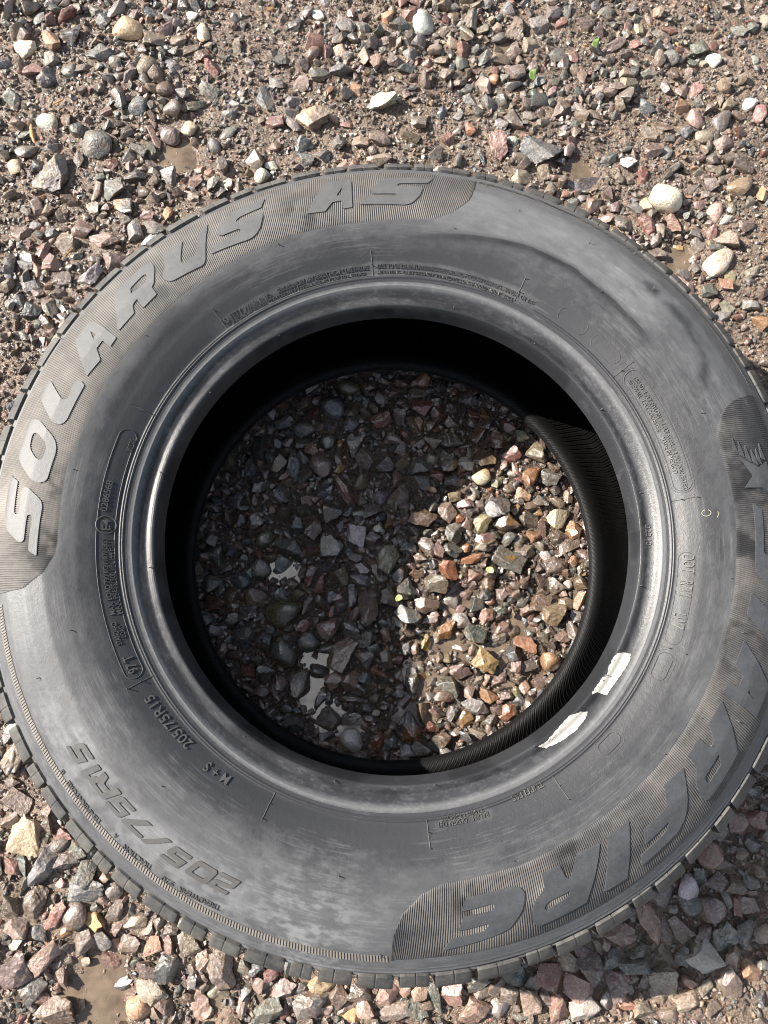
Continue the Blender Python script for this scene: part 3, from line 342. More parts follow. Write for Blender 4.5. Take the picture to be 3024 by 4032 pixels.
PLACED="""0.1968 -0.3810 0.0287 0.0220 -60 u
0.0708 -0.4024 0.0296 0.0210 0 x
-0.1713 -0.3988 0.0238 0.0202 60 p
0.3920 0.4389 0.0268 0.0173 -15 u
0.0912 0.0158 0.0235 0.0196 20 x
0.1762 0.0136 0.0266 0.0163 15 n
-0.1337 0.0744 0.0244 0.0170 10 d
0.0923 0.0187 0.0222 0.0174 15 x
-0.1552 0.0593 0.0196 0.0185 0 k
-0.1088 0.1429 0.0244 0.0148 28 d
-0.1704 -0.4020 0.0198 0.0163 20 p
0.0676 -0.1526 0.0192 0.0163 30 o
0.1672 0.0229 0.0196 0.0152 30 n
-0.2585 0.4700 0.0315 0.0095 -58 x
-0.2095 0.5728 0.0189 0.0158 0 b
-0.2835 0.4442 0.0158 0.0189 80 d
-0.1068 0.5162 0.0189 0.0158 50 g
-0.0705 -0.1075 0.0207 0.0144 -10 d
0.0087 0.1477 0.0200 0.0148 75 g
0.2833 -0.2940 0.0172 0.0172 0 d
0.3373 -0.2447 0.0172 0.0172 0 r
-0.2205 -0.3675 0.0195 0.0152 -20 u
0.1890 -0.3943 0.0182 0.0163 30 g
0.1226 -0.3823 0.0182 0.0163 10 d
-0.3384 0.4398 0.0221 0.0134 85 u
-0.2128 0.3973 0.0221 0.0134 -35 b
0.1988 0.5671 0.0197 0.0150 -70 u
0.1698 -0.3534 0.0191 0.0153 20 u
0.3334 -0.2658 0.0191 0.0153 -50 e
-0.0284 -0.3999 0.0189 0.0155 -60 x
-0.0674 0.0691 0.0179 0.0163 0 k
0.2878 0.3347 0.0205 0.0142 -50 u
-0.0144 -0.1741 0.0229 0.0126 75 r
-0.0713 0.4468 0.0173 0.0165 0 d
0.2715 0.5844 0.0181 0.0158 0 u
-0.3739 0.2870 0.0213 0.0134 10 e
-0.3123 -0.3876 0.0188 0.0152 0 p
-0.1206 0.5682 0.0189 0.0150 -20 k
0.2703 0.5542 0.0189 0.0150 -10 t
0.0123 0.1831 0.0185 0.0152 -40 r
0.2799 -0.3424 0.0210 0.0134 60 u
-0.1693 -0.3574 0.0195 0.0144 50 x
0.1029 -0.1162 0.0179 0.0157 0 n
0.2231 -0.3813 0.0172 0.0163 0 u
0.2883 0.4779 0.0221 0.0126 -25 b
0.2373 0.3743 0.0252 0.0110 10 x
0.4099 0.4057 0.0221 0.0126 80 T
0.3600 0.4353 0.0221 0.0126 -10 b
0.0782 -0.0000 0.0229 0.0120 0 o
-0.0296 0.6109 0.0173 0.0158 0 g
-0.0973 0.5616 0.0173 0.0158 0 u
0.3307 0.5135 0.0173 0.0158 -20 o
0.1419 0.0229 0.0192 0.0142 0 o
-0.3485 -0.2404 0.0188 0.0144 50 x
-0.2417 -0.3812 0.0188 0.0144 70 k
-0.0242 -0.0968 0.0200 0.0135 80 g
0.1653 0.0923 0.0213 0.0126 -38 t
0.0494 -0.1316 0.0213 0.0126 -10 b
-0.2368 0.5913 0.0189 0.0142 0 t
0.0242 0.5976 0.0189 0.0142 40 b
-0.1259 0.5384 0.0189 0.0142 0 d
0.0511 0.4482 0.0189 0.0142 10 d
0.2673 0.3865 0.0189 0.0142 -25 g
-0.2566 0.3452 0.0189 0.0142 10 W
0.0819 -0.0157 0.0185 0.0144 10 r
0.0629 0.1570 0.0174 0.0152 30 u
0.0882 0.1299 0.0209 0.0126 60 r
-0.0320 0.4643 0.0197 0.0134 5 t
0.0348 -0.1607 0.0185 0.0142 -10 r
-0.1916 0.3880 0.0213 0.0123 0 b
-0.0627 -0.0857 0.0218 0.0120 10 d
-0.2235 0.5815 0.0236 0.0110 25 b
0.3064 0.4897 0.0236 0.0110 -10 b
0.2795 0.4268 0.0221 0.0118 70 r
0.3333 0.3423 0.0173 0.0150 -30 l
-0.0705 -0.0258 0.0229 0.0113 78 r
-0.1347 0.0358 0.0174 0.0148 -20 g
0.0244 0.4707 0.0205 0.0126 -10 b
-0.2494 -0.3170 0.0188 0.0137 70 n
-0.1426 0.0918 0.0196 0.0131 -70 k
0.2444 -0.4069 0.0191 0.0134 30 x
-0.3186 0.3807 0.0165 0.0154 0 t
0.0918 0.5219 0.0189 0.0134 -30 g
0.0755 0.0976 0.0179 0.0142 -20 W
0.1826 -0.0408 0.0207 0.0122 75 o
-0.3799 0.3211 0.0205 0.0123 -35 x
-0.3318 -0.2952 0.0217 0.0115 60 d
0.0821 -0.0457 0.0163 0.0152 0 e
-0.4047 0.4288 0.0158 0.0158 30 T
-0.3230 0.6161 0.0158 0.0158 -40 k
-0.0856 0.5777 0.0158 0.0158 0 x
0.3872 0.3647 0.0158 0.0158 0 n
0.3463 0.5334 0.0197 0.0126 55 p
0.0793 0.1627 0.0207 0.0120 20 u
0.0911 -0.3841 0.0172 0.0143 60 t
0.1498 0.0594 0.0174 0.0142 -10 g
0.3238 0.5570 0.0173 0.0142 60 b
0.4213 0.6195 0.0173 0.0142 30 d
0.3105 0.6363 0.0173 0.0142 60 t
0.2075 0.6334 0.0173 0.0142 -60 e
-0.0601 -0.0381 0.0185 0.0131 -70 g
-0.2134 0.5050 0.0205 0.0118 10 e
0.1323 -0.1034 0.0179 0.0135 -20 n
-0.2161 -0.3460 0.0166 0.0144 20 o
-0.3034 -0.2528 0.0195 0.0123 20 r
-0.3399 0.5529 0.0189 0.0126 0 b
0.4047 0.6141 0.0189 0.0126 0 g
0.1506 0.0303 0.0218 0.0109 -60 t
0.1067 -0.0488 0.0187 0.0126 -25 e
-0.1653 -0.0080 0.0196 0.0120 0 u
-0.2403 0.5574 0.0173 0.0134 10 k
0.3080 0.4551 0.0173 0.0134 30 g
0.2951 0.5586 0.0173 0.0134 20 g
0.0464 0.0844 0.0163 0.0142 0 r
0.0431 -0.1472 0.0163 0.0142 20 x
0.2830 -0.4022 0.0172 0.0134 0 x
0.2355 -0.3934 0.0172 0.0134 -50 t
-0.3161 -0.3346 0.0159 0.0144 0 k
-0.1912 0.4113 0.0165 0.0139 20 g
0.0625 0.1389 0.0174 0.0131 -30 b
-0.0069 -0.0748 0.0174 0.0131 -40 x
0.0158 0.0116 0.0174 0.0131 0 d
0.0226 0.1376 0.0218 0.0105 -62 b
-0.2740 0.4519 0.0205 0.0110 -30 d
-0.2609 0.4530 0.0221 0.0102 -70 e
0.0450 0.0074 0.0179 0.0126 -60 x
0.0263 0.1717 0.0207 0.0109 10 n
-0.0815 -0.0442 0.0207 0.0109 85 b
-0.3352 -0.2775 0.0195 0.0115 -50 e
-0.3147 -0.2443 0.0173 0.0130 -50 b
-0.3032 -0.2624 0.0173 0.0130 0 d
-0.0393 -0.1331 0.0229 0.0098 0 u
0.3573 0.2694 0.0165 0.0134 -60 l
0.1320 0.0659 0.0163 0.0135 -10 T
-0.2885 0.4725 0.0173 0.0126 30 u
-0.4151 0.6135 0.0173 0.0126 60 d
-0.1052 0.6168 0.0173 0.0126 70 k
0.2830 0.5236 0.0173 0.0126 0 n
0.3338 0.3578 0.0173 0.0126 -20 g
0.3885 0.3104 0.0173 0.0126 20 n
-0.2396 0.3769 0.0173 0.0126 -80 o
-0.3823 0.3114 0.0173 0.0126 0 g
0.3282 -0.3008 0.0172 0.0124 -40 g
0.3141 0.5409 0.0181 0.0118 -70 g
-0.0263 -0.1156 0.0163 0.0131 -60 k
0.1489 -0.0304 0.0196 0.0109 10 b
-0.1343 -0.3959 0.0206 0.0103 70 t
0.0649 0.4674 0.0150 0.0142 0 r
0.1304 -0.0499 0.0179 0.0118 35 p
-0.0430 0.0497 0.0174 0.0120 75 d
-0.0712 -0.1368 0.0174 0.0120 70 d
0.1417 -0.1193 0.0174 0.0120 50 n
0.0656 -0.0872 0.0174 0.0120 -10 x
0.2894 0.6132 0.0165 0.0126 -15 t
0.1270 0.0885 0.0235 0.0087 -82 p
0.3522 0.2589 0.0173 0.0118 -10 g
-0.3465 0.2803 0.0173 0.0118 -30 n
0.3143 -0.3195 0.0191 0.0105 80 r
0.1082 0.6122 0.0150 0.0134 0 b
0.0457 0.1615 0.0131 0.0152 0 d
0.1652 -0.0765 0.0152 0.0131 30 x
-0.2247 0.6274 0.0158 0.0126 -20 W
-0.3102 0.4999 0.0158 0.0126 0 r
-0.3698 0.4526 0.0158 0.0126 0 g
0.3107 0.3009 0.0158 0.0126 -40 p
0.1328 -0.3943 0.0172 0.0115 -60 u
0.0216 -0.3886 0.0146 0.0134 0 p
-0.0889 0.1040 0.0163 0.0120 -60 g
-0.0862 -0.0655 0.0163 0.0120 60 r
-0.0366 0.0022 0.0163 0.0120 10 b
-0.1082 0.5017 0.0165 0.0118 10 g
-0.0431 -0.3984 0.0206 0.0095 30 x
0.1197 -0.1024 0.0166 0.0118 70 p
0.3231 0.6148 0.0205 0.0095 -15 r
0.3462 0.2737 0.0189 0.0102 60 p
0.1187 0.1379 0.0170 0.0113 -60 r
-0.0203 -0.1517 0.0196 0.0098 -5 u
0.1833 -0.3520 0.0182 0.0105 -70 x
-0.1762 0.4988 0.0173 0.0110 0 d
-0.3325 0.6292 0.0173 0.0110 0 d
-0.0810 0.6295 0.0173 0.0110 -35 W
0.2871 0.3474 0.0173 0.0110 30 n
-0.2613 0.3713 0.0173 0.0110 -10 x
-0.1102 -0.3702 0.0163 0.0117 25 r
-0.0892 0.1195 0.0174 0.0109 10 d
-0.1483 0.0400 0.0174 0.0109 80 k
0.1668 0.0583 0.0174 0.0109 -20 n
-0.1377 -0.1072 0.0174 0.0109 -40 r
0.1026 -0.0772 0.0174 0.0109 0 n
0.3332 0.4814 0.0142 0.0134 0 k
0.3503 0.5197 0.0142 0.0134 -20 g
0.1059 0.0779 0.0144 0.0131 20 y
-0.1995 -0.3337 0.0144 0.0130 0 u
0.0866 0.1502 0.0179 0.0105 -5 r
-0.0386 -0.4064 0.0155 0.0120 0 O
0.1024 0.4469 0.0197 0.0095 -60 k
0.3496 0.3570 0.0158 0.0118 -75 r
-0.0800 0.1520 0.0142 0.0131 0 r
-0.0498 -0.0463 0.0142 0.0131 0 g
0.0248 -0.0145 0.0142 0.0131 -40 p
0.1701 -0.0428 0.0131 0.0142 60 t
0.1776 -0.0572 0.0131 0.0142 60 g
0.1400 0.0540 0.0170 0.0109 0 t
-0.3534 -0.2076 0.0159 0.0115 -30 b
-0.2211 -0.3346 0.0159 0.0115 30 t
0.0773 0.0454 0.0152 0.0120 10 g
-0.0850 -0.3846 0.0163 0.0112 35 g
0.2289 0.5014 0.0165 0.0110 -15 t
0.0733 0.0551 0.0185 0.0098 10 x
-0.3975 0.4692 0.0142 0.0126 0 d
0.1700 0.5457 0.0126 0.0142 0 k
0.1559 0.4994 0.0142 0.0126 -60 n
0.2391 0.4029 0.0142 0.0126 -30 u
0.2530 0.4227 0.0142 0.0126 60 n
-0.3129 0.3216 0.0142 0.0126 -20 u
-0.3600 0.3505 0.0142 0.0126 0 k
-0.0323 -0.1244 0.0163 0.0109 -30 d
-0.0619 -0.1687 0.0163 0.0109 10 u
0.0608 -0.0281 0.0163 0.0109 50 x
0.0365 -0.0598 0.0163 0.0109 -5 u
-0.0806 0.1117 0.0148 0.0120 -20 p
0.2778 -0.3857 0.0153 0.0115 20 b
0.0738 0.0336 0.0131 0.0131 0 x
0.0796 -0.1657 0.0196 0.0087 -20 t
0.0655 0.1753 0.0142 0.0120 -30 r
0.1062 -0.0344 0.0142 0.0120 -20 n
0.1304 -0.0241 0.0142 0.0120 20 x
0.1547 -0.0825 0.0142 0.0120 -10 n
-0.1285 0.4348 0.0134 0.0126 0 W
-0.0364 0.5289 0.0142 0.0118 -15 o
0.0890 0.4811 0.0142 0.0118 -60 o
-0.1209 0.6247 0.0142 0.0118 -60 n
0.4076 0.5988 0.0142 0.0118 10 k
0.1515 0.4742 0.0142 0.0118 40 r
0.2870 0.6307 0.0142 0.0118 30 g
-0.3018 0.4342 0.0142 0.0118 30 r
-0.1732 -0.3827 0.0144 0.0115 -20 n
-0.0738 0.1656 0.0152 0.0109 60 u
-0.0262 0.1533 0.0152 0.0109 -60 g
0.1777 0.0638 0.0152 0.0109 -70 t
0.0271 0.0011 0.0152 0.0109 -20 x
0.1532 -0.0703 0.0152 0.0109 10 n
0.0054 -0.1127 0.0152 0.0109 50 b
0.0561 -0.1482 0.0152 0.0109 60 g
0.3878 0.5761 0.0189 0.0087 -65 x
0.1784 0.5399 0.0173 0.0095 80 x
-0.0294 -0.0088 0.0144 0.0113 0 W
-0.3363 -0.3424 0.0159 0.0101 60 y
-0.2490 -0.3331 0.0159 0.0101 75 x
0.0247 0.1843 0.0142 0.0113 -10 x
-0.0169 -0.0103 0.0163 0.0098 -60 r
-0.0602 -0.1320 0.0163 0.0098 80 d
0.1376 0.4683 0.0134 0.0118 -30 W
0.3391 0.3900 0.0134 0.0118 0 x
0.0418 -0.0517 0.0120 0.0131 0 x
-0.1795 -0.3641 0.0144 0.0108 -75 t
0.0437 0.5657 0.0142 0.0110 0 r
0.1980 0.6209 0.0165 0.0095 20 r
0.1709 0.4899 0.0142 0.0110 -10 n
0.3409 0.4303 0.0142 0.0110 10 y
0.3839 0.4355 0.0142 0.0110 30 u
0.0629 0.0626 0.0142 0.0109 10 t
-0.1502 -0.0923 0.0142 0.0109 -20 u
-0.1074 -0.1191 0.0142 0.0109 60 n
0.1088 -0.1319 0.0142 0.0109 30 x
-0.1310 -0.3853 0.0138 0.0112 20 e
-0.3670 0.2802 0.0150 0.0102 10 u
0.3523 0.3407 0.0173 0.0087 -5 d
-0.1158 0.1183 0.0152 0.0098 -30 k
0.1193 -0.0712 0.0152 0.0098 60 b
0.3324 0.4105 0.0158 0.0095 5 n
0.1241 0.6156 0.0126 0.0118 0 p
0.0597 0.5039 0.0126 0.0118 0 k
-0.1827 0.4022 0.0126 0.0118 30 d
0.3047 -0.3132 0.0172 0.0086 -60 g
0.3650 0.3075 0.0123 0.0118 0 y
0.2464 0.3863 0.0126 0.0113 20 n
0.1247 0.0147 0.0131 0.0109 0 n
0.1264 -0.1232 0.0131 0.0109 60 p
-0.2339 -0.3880 0.0152 0.0094 50 x
-0.0985 -0.4030 0.0138 0.0103 50 r
-0.2493 0.6194 0.0126 0.0110 0 d
0.3742 0.3867 0.0126 0.0110 50 n
-0.1768 0.4133 0.0126 0.0110 10 w
0.0296 -0.1129 0.0142 0.0098 20 o
0.2015 0.3924 0.0142 0.0098 10 d
0.3138 0.4744 0.0134 0.0102 0 e
-0.2070 0.4325 0.0134 0.0102 30 p
0.1103 -0.1202 0.0131 0.0105 20 t
0.3487 0.4032 0.0142 0.0095 10 n
0.3933 0.3925 0.0142 0.0095 60 u
-0.3323 0.3241 0.0142 0.0095 0 e
-0.1217 -0.3801 0.0129 0.0103 80 x
0.1912 0.4024 0.0134 0.0098 0 p
-0.0982 -0.0226 0.0120 0.0109 -40 n
0.1807 -0.0001 0.0120 0.0109 60 o
0.3660 0.3718 0.0126 0.0102 70 l
-0.3183 -0.2320 0.0137 0.0094 20 r
-0.1730 0.0593 0.0131 0.0098 -60 k
0.0820 0.1401 0.0131 0.0098 10 u
-0.0788 -0.0133 0.0131 0.0098 80 r
-0.0529 -0.0381 0.0131 0.0098 -20 p
-0.0253 -0.1429 0.0131 0.0098 -10 d
0.0722 0.0116 0.0131 0.0098 0 o
0.0731 -0.0343 0.0131 0.0098 40 x
0.0726 -0.1278 0.0131 0.0098 70 t
0.0597 -0.1656 0.0131 0.0098 20 n
0.0434 -0.0740 0.0131 0.0098 -70 n
0.0045 -0.0969 0.0131 0.0098 40 r
0.0274 -0.3974 0.0120 0.0103 0 b
-0.0464 0.4842 0.0158 0.0079 -5 r
-0.1009 -0.1415 0.0142 0.0087 -10 k
-0.0606 -0.4022 0.0129 0.0095 10 x
-0.1951 0.4261 0.0118 0.0102 60 r
0.2702 0.6314 0.0126 0.0095 0 n
-0.4002 0.2990 0.0126 0.0095 0 k
0.0362 -0.4001 0.0138 0.0086 -55 y
-0.1087 0.0853 0.0120 0.0098 10 r
-0.1050 0.1117 0.0120 0.0098 40 g
-0.1119 -0.0091 0.0120 0.0098 30 d
-0.1177 -0.0215 0.0120 0.0098 0 d
0.0091 -0.3869 0.0112 0.0103 0 p
-0.0641 0.0615 0.0131 0.0087 0 d
0.0139 0.1298 0.0131 0.0087 -40 r
0.1191 -0.1281 0.0131 0.0087 -60 t
0.0218 -0.0870 0.0087 0.0131 0 t
-0.0608 0.4917 0.0142 0.0079 -40 p
-0.2476 -0.3457 0.0101 0.0108 0 o
0.2321 0.3853 0.0126 0.0087 70 x
0.1240 0.0507 0.0109 0.0098 40 o
-0.1410 -0.0963 0.0109 0.0098 0 g
0.0665 -0.0497 0.0109 0.0098 60 p
0.1167 -0.0313 0.0109 0.0098 0 b
0.0830 -0.1171 0.0109 0.0098 10 t
0.2764 0.6181 0.0102 0.0102 0 p
0.0973 -0.1446 0.0120 0.0087 0 n
0.0509 -0.1070 0.0120 0.0087 10 x
0.0520 -0.0531 0.0120 0.0087 80 x
0.3233 0.3632 0.0110 0.0095 40 t
-0.3641 0.2451 0.0110 0.0095 60 d
-0.0885 0.0755 0.0113 0.0091 0 r
-0.2197 0.3680 0.0126 0.0082 15 O
-0.0517 0.0931 0.0131 0.0076 60 O
-0.0649 0.1385 0.0131 0.0076 90 g
0.0907 -0.1610 0.0131 0.0076 70 x
0.0677 0.0406 0.0109 0.0091 80 o
0.1731 -0.0252 0.0098 0.0098 0 W
-0.2767 0.3317 0.0118 0.0079 85 n
-0.0325 0.0454 0.0142 0.0065 5 W
-0.0182 -0.1332 0.0120 0.0076 60 x
-0.0122 -0.1225 0.0120 0.0076 30 x
0.3144 0.3440 0.0110 0.0082 -5 T
0.0408 0.0702 0.0098 0.0091 0 T
-0.2927 -0.3349 0.0087 0.0101 0 O
0.0956 -0.0416 0.0109 0.0076 0 r
0.2067 -0.3773 0.0096 0.0086 0 r
-0.0519 0.1185 0.0109 0.0070 70 o
0.1235 -0.1679 0.0044 0.0044 0 n"""
# ------------------------------------------------------------------ helpers
def mesh_np(name, V, F, mat=None, smooth=True, attrs=None, colattr=None, sharp=0):
    """V (n,3); F (m,k) int array of equal-sized faces, or a list of such arrays"""
    me = bpy.data.meshes.new(name)
    Fs = F if isinstance(F, list) else [F]
    Fs = [np.asarray(f, np.int32) for f in Fs if len(f)]
    V = np.asarray(V, np.float32)
    me.vertices.add(len(V)); me.vertices.foreach_set('co', V.ravel())
    nl = sum(f.size for f in Fs); npoly = sum(len(f) for f in Fs)
    me.loops.add(nl); me.loops.foreach_set('vertex_index', np.concatenate([f.ravel() for f in Fs]))
    tot = np.concatenate([np.full(len(f), f.shape[1], np.int32) for f in Fs])
    st = np.concatenate([[0], np.cumsum(tot)[:-1]]).astype(np.int32)
    me.polygons.add(npoly); me.polygons.foreach_set('loop_start', st)
    me.polygons.foreach_set('use_smooth', np.full(npoly, bool(smooth)))
    me.update(calc_edges=True)
    for k, a in (attrs or {}).items():
        at = me.attributes.new(k, 'FLOAT', 'POINT'); at.data.foreach_set('value', np.asarray(a, np.float32).ravel())
    if colattr is not None:
        at = me.attributes.new('col', 'FLOAT_COLOR', 'POINT'); at.data.foreach_set('color', np.asarray(colattr, np.float32).ravel())
    if mat: me.materials.append(mat)
    me.validate()
    if sharp: me.set_sharp_from_angle(angle=math.radians(sharp))
    return me
def link(name, me, parent=None):
    o = bpy.data.objects.new(name, me); COL.objects.link(o)
    if parent: o.parent = parent
    return o
def tag(o, label=None, cat=None, group=None, kind=None):
    for k, v in (('label', label), ('category', cat), ('group', group), ('kind', kind)):
        if v: o[k] = v
    return o
def vnoise(x, y, f, seed):
    """smooth value noise in [0,1]"""
    r = np.random.default_rng(seed); T = r.random((256, 256))
    X, Y = np.asarray(x)*f + 1000.37, np.asarray(y)*f + 1000.71
    xi, yi = np.floor(X).astype(int), np.floor(Y).astype(int); u, v = X - xi, Y - yi
    u = u*u*(3-2*u); v = v*v*(3-2*v)
    g = lambda a, b: T[a & 255, b & 255]
    return (g(xi, yi)*(1-u)+g(xi+1, yi)*u)*(1-v) + (g(xi, yi+1)*(1-u)+g(xi+1, yi+1)*u)*v
def fbm(x, y, f, seed, n=4, gain=.5):
    s = 0; a = 1; t = 0
    for i in range(n):
        s = s + a*vnoise(x, y, f*2**i, seed+i*17); t += a; a *= gain
    return s/t
def sstep(a, b, x):
    t = np.clip((x-a)/(b-a), 0, 1); return t*t*(3-2*t)

# ------------------------------------------------------------------ materials
def new_mat(name):
    m = bpy.data.materials.new(name); m.use_nodes = True; nt = m.node_tree; nt.nodes.clear()
    out = nt.nodes.new('ShaderNodeOutputMaterial')
    def N(t, **kw):
        n = nt.nodes.new(t)
        for k, v in kw.items():
            if k.startswith('i_'):
                key = k[2:]; n.inputs[int(key) if key.isdigit() else key].default_value = v
            else: setattr(n, k, v)
        return n
    L = lambda a, b: nt.links.new(a, b)
    def noise(vec, scale, detail=3, rough=.55):
        n = N('ShaderNodeTexNoise'); n.inputs['Scale'].default_value = scale; n.inputs['Detail'].default_value = detail
        n.inputs['Roughness'].default_value = rough; L(vec, n.inputs['Vector']); return n
    def ramp(fac, a, b, lo=0., hi=1.):
        n = N('ShaderNodeMapRange'); n.inputs[1].default_value = a; n.inputs[2].default_value = b
        n.inputs[3].default_value = lo; n.inputs[4].default_value = hi; L(fac, n.inputs[0]); return n.outputs[0]
    def mix(fac, a, b, mode='MIX'):
        n = N('ShaderNodeMix', data_type='RGBA', blend_type=mode)
        for s, v in ((0, fac), (6, a), (7, b)):
            if hasattr(v, 'is_linked') or isinstance(v, bpy.types.NodeSocket): L(v, n.inputs[s])
            else: n.inputs[s].default_value = v if s == 0 else (*v, 1)
        return n.outputs[2]
    def math_(op, a, b=None):
        n = N('ShaderNodeMath', operation=op)
        for i, v in enumerate((a, b)):
            if v is None: continue
            if isinstance(v, bpy.types.NodeSocket): L(v, n.inputs[i])
            else: n.inputs[i].default_value = v
        return n.outputs[0]
    def bump(h, strength, dist, prev=None):
        n = N('ShaderNodeBump'); n.inputs['Strength'].default_value = strength; n.inputs['Distance'].default_value = dist
        L(h, n.inputs['Height'])
        if prev is not None: L(prev, n.inputs['Normal'])
        return n.outputs[0]
    bs = N('ShaderNodeBsdfPrincipled'); L(bs.outputs[0], out.inputs[0])
    return m, N, L, noise, ramp, mix, math_, bump, bs, out

def stone_material():
    m, N, L, noise, ramp, mix, math_, bump, bs, out = new_mat("stone")
    pos = N('ShaderNodeNewGeometry').outputs['Position']
    at = N('ShaderNodeAttribute', attribute_name='col'); c, wet = at.outputs['Color'], at.outputs['Alpha']
    vo = N('ShaderNodeTexVoronoi'); vo.inputs['Scale'].default_value = 640; L(pos, vo.inputs['Vector'])
    sep = N('ShaderNodeSeparateColor'); L(vo.outputs['Color'], sep.inputs[0])
    n1 = noise(pos, 850, 4, .7); n2 = noise(pos, 110, 3); n3 = noise(pos, 330, 4, .6)
    dark = mix(1.0, c, (.42, .41, .42), 'MULTIPLY'); lite = mix(.38, c, (.60, .56, .52))
    a = mix(ramp(n1.outputs[0], .50, .68), c, dark)
    a = mix(ramp(sep.outputs[0], .80, .86, 0, .65), a, lite)
    a = mix(ramp(sep.outputs[1], .84, .90, 0, .6), a, dark)
    a = mix(ramp(n3.outputs[0], .42, .68, 0, .45), a, lite)
    mud = mix(ramp(n1.outputs[0], .3, .7), (.105, .075, .048), (.22, .165, .112))
    lum = N('ShaderNodeRGBToBW'); L(c, lum.inputs[0])
    a = mix(math_('MULTIPLY', ramp(n2.outputs[0], .46, .66, 0, .62), ramp(lum.outputs[0], .2, .45, 1, .2)), a, mud)
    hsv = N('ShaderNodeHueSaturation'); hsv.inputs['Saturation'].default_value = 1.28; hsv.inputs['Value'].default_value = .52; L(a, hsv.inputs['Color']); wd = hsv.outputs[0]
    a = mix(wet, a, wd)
    L(a, bs.inputs['Base Color'])
    rgh = ramp(n3.outputs[0], .35, .65, .30, .75)
    rw = ramp(n3.outputs[0], .35, .65, .22, .5)
    mr = N('ShaderNodeMix', data_type='FLOAT'); L(wet, mr.inputs[0]); L(rgh, mr.inputs[2]); L(rw, mr.inputs[3])
    gl = ramp(n3.outputs[0], .50, .60, 0, .85); mr2 = N('ShaderNodeMix', data_type='FLOAT'); L(gl, mr2.inputs[0]); L(mr.outputs[0], mr2.inputs[2]); mr2.inputs[3].default_value = .13
    L(mr2.outputs[0], bs.inputs['Roughness']); L(math_('ADD', .5, math_('MULTIPLY', wet, .3)), bs.inputs['Specular IOR Level'])
    L(math_('MULTIPLY', wet, .9), bs.inputs['Coat Weight']); bs.inputs['Coat Roughness'].default_value = .07; bs.inputs['Coat IOR'].default_value = 1.5
    cb = bump(n3.outputs[0], .30, .0016); L(cb, bs.inputs['Coat Normal'])
    dry = math_('SUBTRACT', 1.0, math_('MULTIPLY', wet, .30))
    b = bump(n3.outputs[0], .75, .0022); L(math_('MULTIPLY', dry, .75), b.node.inputs['Strength'])
    b = bump(n1.outputs[0], .5, .0008, b); L(math_('MULTIPLY', dry, .5), b.node.inputs['Strength']); L(b, bs.inputs['Normal'])
    return m
def mud_material():
    m, N, L, noise, ramp, mix, math_, bump, bs, out = new_mat("wet_mud")
    pos = N('ShaderNodeNewGeometry').outputs['Position']
    vo = N('ShaderNodeTexVoronoi'); vo.inputs['Scale'].default_value = 420; L(pos, vo.inputs['Vector'])
    vd = N('ShaderNodeTexVoronoi', feature='DISTANCE_TO_EDGE'); vd.inputs['Scale'].default_value = 420; L(pos, vd.inputs['Vector'])
    sep = N('ShaderNodeSeparateColor'); L(vo.outputs['Color'], sep.inputs[0])
    n1 = noise(pos, 35, 4); n2 = noise(pos, 260, 5, .65); n3 = noise(pos, 900, 3)
    mudc = mix(ramp(n1.outputs[0], .35, .65), (.14, .102, .073), (.275, .205, .148))
    mudc = mix(ramp(n2.outputs[0], .35, .65), mudc, mix(1.0, mudc, (.62, .58, .55), 'MULTIPLY'))
    grit = mix(sep.outputs[0], (.07, .07, .07), (.34, .26, .20))
    grit = mix(ramp(sep.outputs[2], .8, .85), grit, (.34, .16, .11))
    gm = math_('MULTIPLY', ramp(sep.outputs[1], .55, .60), ramp(vd.outputs['Distance'], .03, .10))
    gm = math_('MULTIPLY', gm, ramp(n2.outputs[0], .38, .52))
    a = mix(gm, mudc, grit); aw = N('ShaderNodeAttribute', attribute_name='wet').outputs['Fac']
    a = mix(aw, a, mix(1.0, a, (.40, .37, .34), 'MULTIPLY')); L(a, bs.inputs['Base Color'])  # wet mud inside the tyre, with shade between the stones painted in
    L(ramp(n2.outputs[0], .38, .62, .10, .42), bs.inputs['Roughness']); bs.inputs['Specular IOR Level'].default_value = .8
    b = bump(n2.outputs[0], .9, .0045); b = bump(gm, .6, .0012, b); b = bump(n3.outputs[0], .5, .0009, b)
    L(b, bs.inputs['Normal'])
    return m
def water_material():
    m, N, L, noise, ramp, mix, math_, bump, bs, out = new_mat("muddy_water")
    pos = N('ShaderNodeNewGeometry').outputs['Position']
    n = noise(pos, 60, 3); n2 = noise(pos, 25, 2)
    tr = N('ShaderNodeBsdfTransparent'); tr.inputs[0].default_value = (.78, .66, .52, 1)
    df = N('ShaderNodeBsdfDiffuse'); L(mix(n.outputs[0], (.20, .148, .100), (.30, .228, .160)), df.inputs[0])
    m1 = N('ShaderNodeMixShader'); L(ramp(n.outputs[0], .3, .7, .40, .72), m1.inputs[0]); L(tr.outputs[0], m1.inputs[1]); L(df.outputs[0], m1.inputs[2])
    gl = N('ShaderNodeBsdfGlossy'); gl.inputs['Roughness'].default_value = .03
    b = bump(n2.outputs[0], .25, .004); L(b, gl.inputs['Normal'])
    fr = N('ShaderNodeFresnel'); fr.inputs[0].default_value = 1.8; L(b, fr.inputs[1])
    m2 = N('ShaderNodeMixShader'); L(fr.outputs[0], m2.inputs[0]); L(m1.outputs[0], m2.inputs[1]); L(gl.outputs[0], m2.inputs[2])
    L(m2.outputs[0], out.inputs[0]); m.node_tree.nodes.remove(bs)
    return m
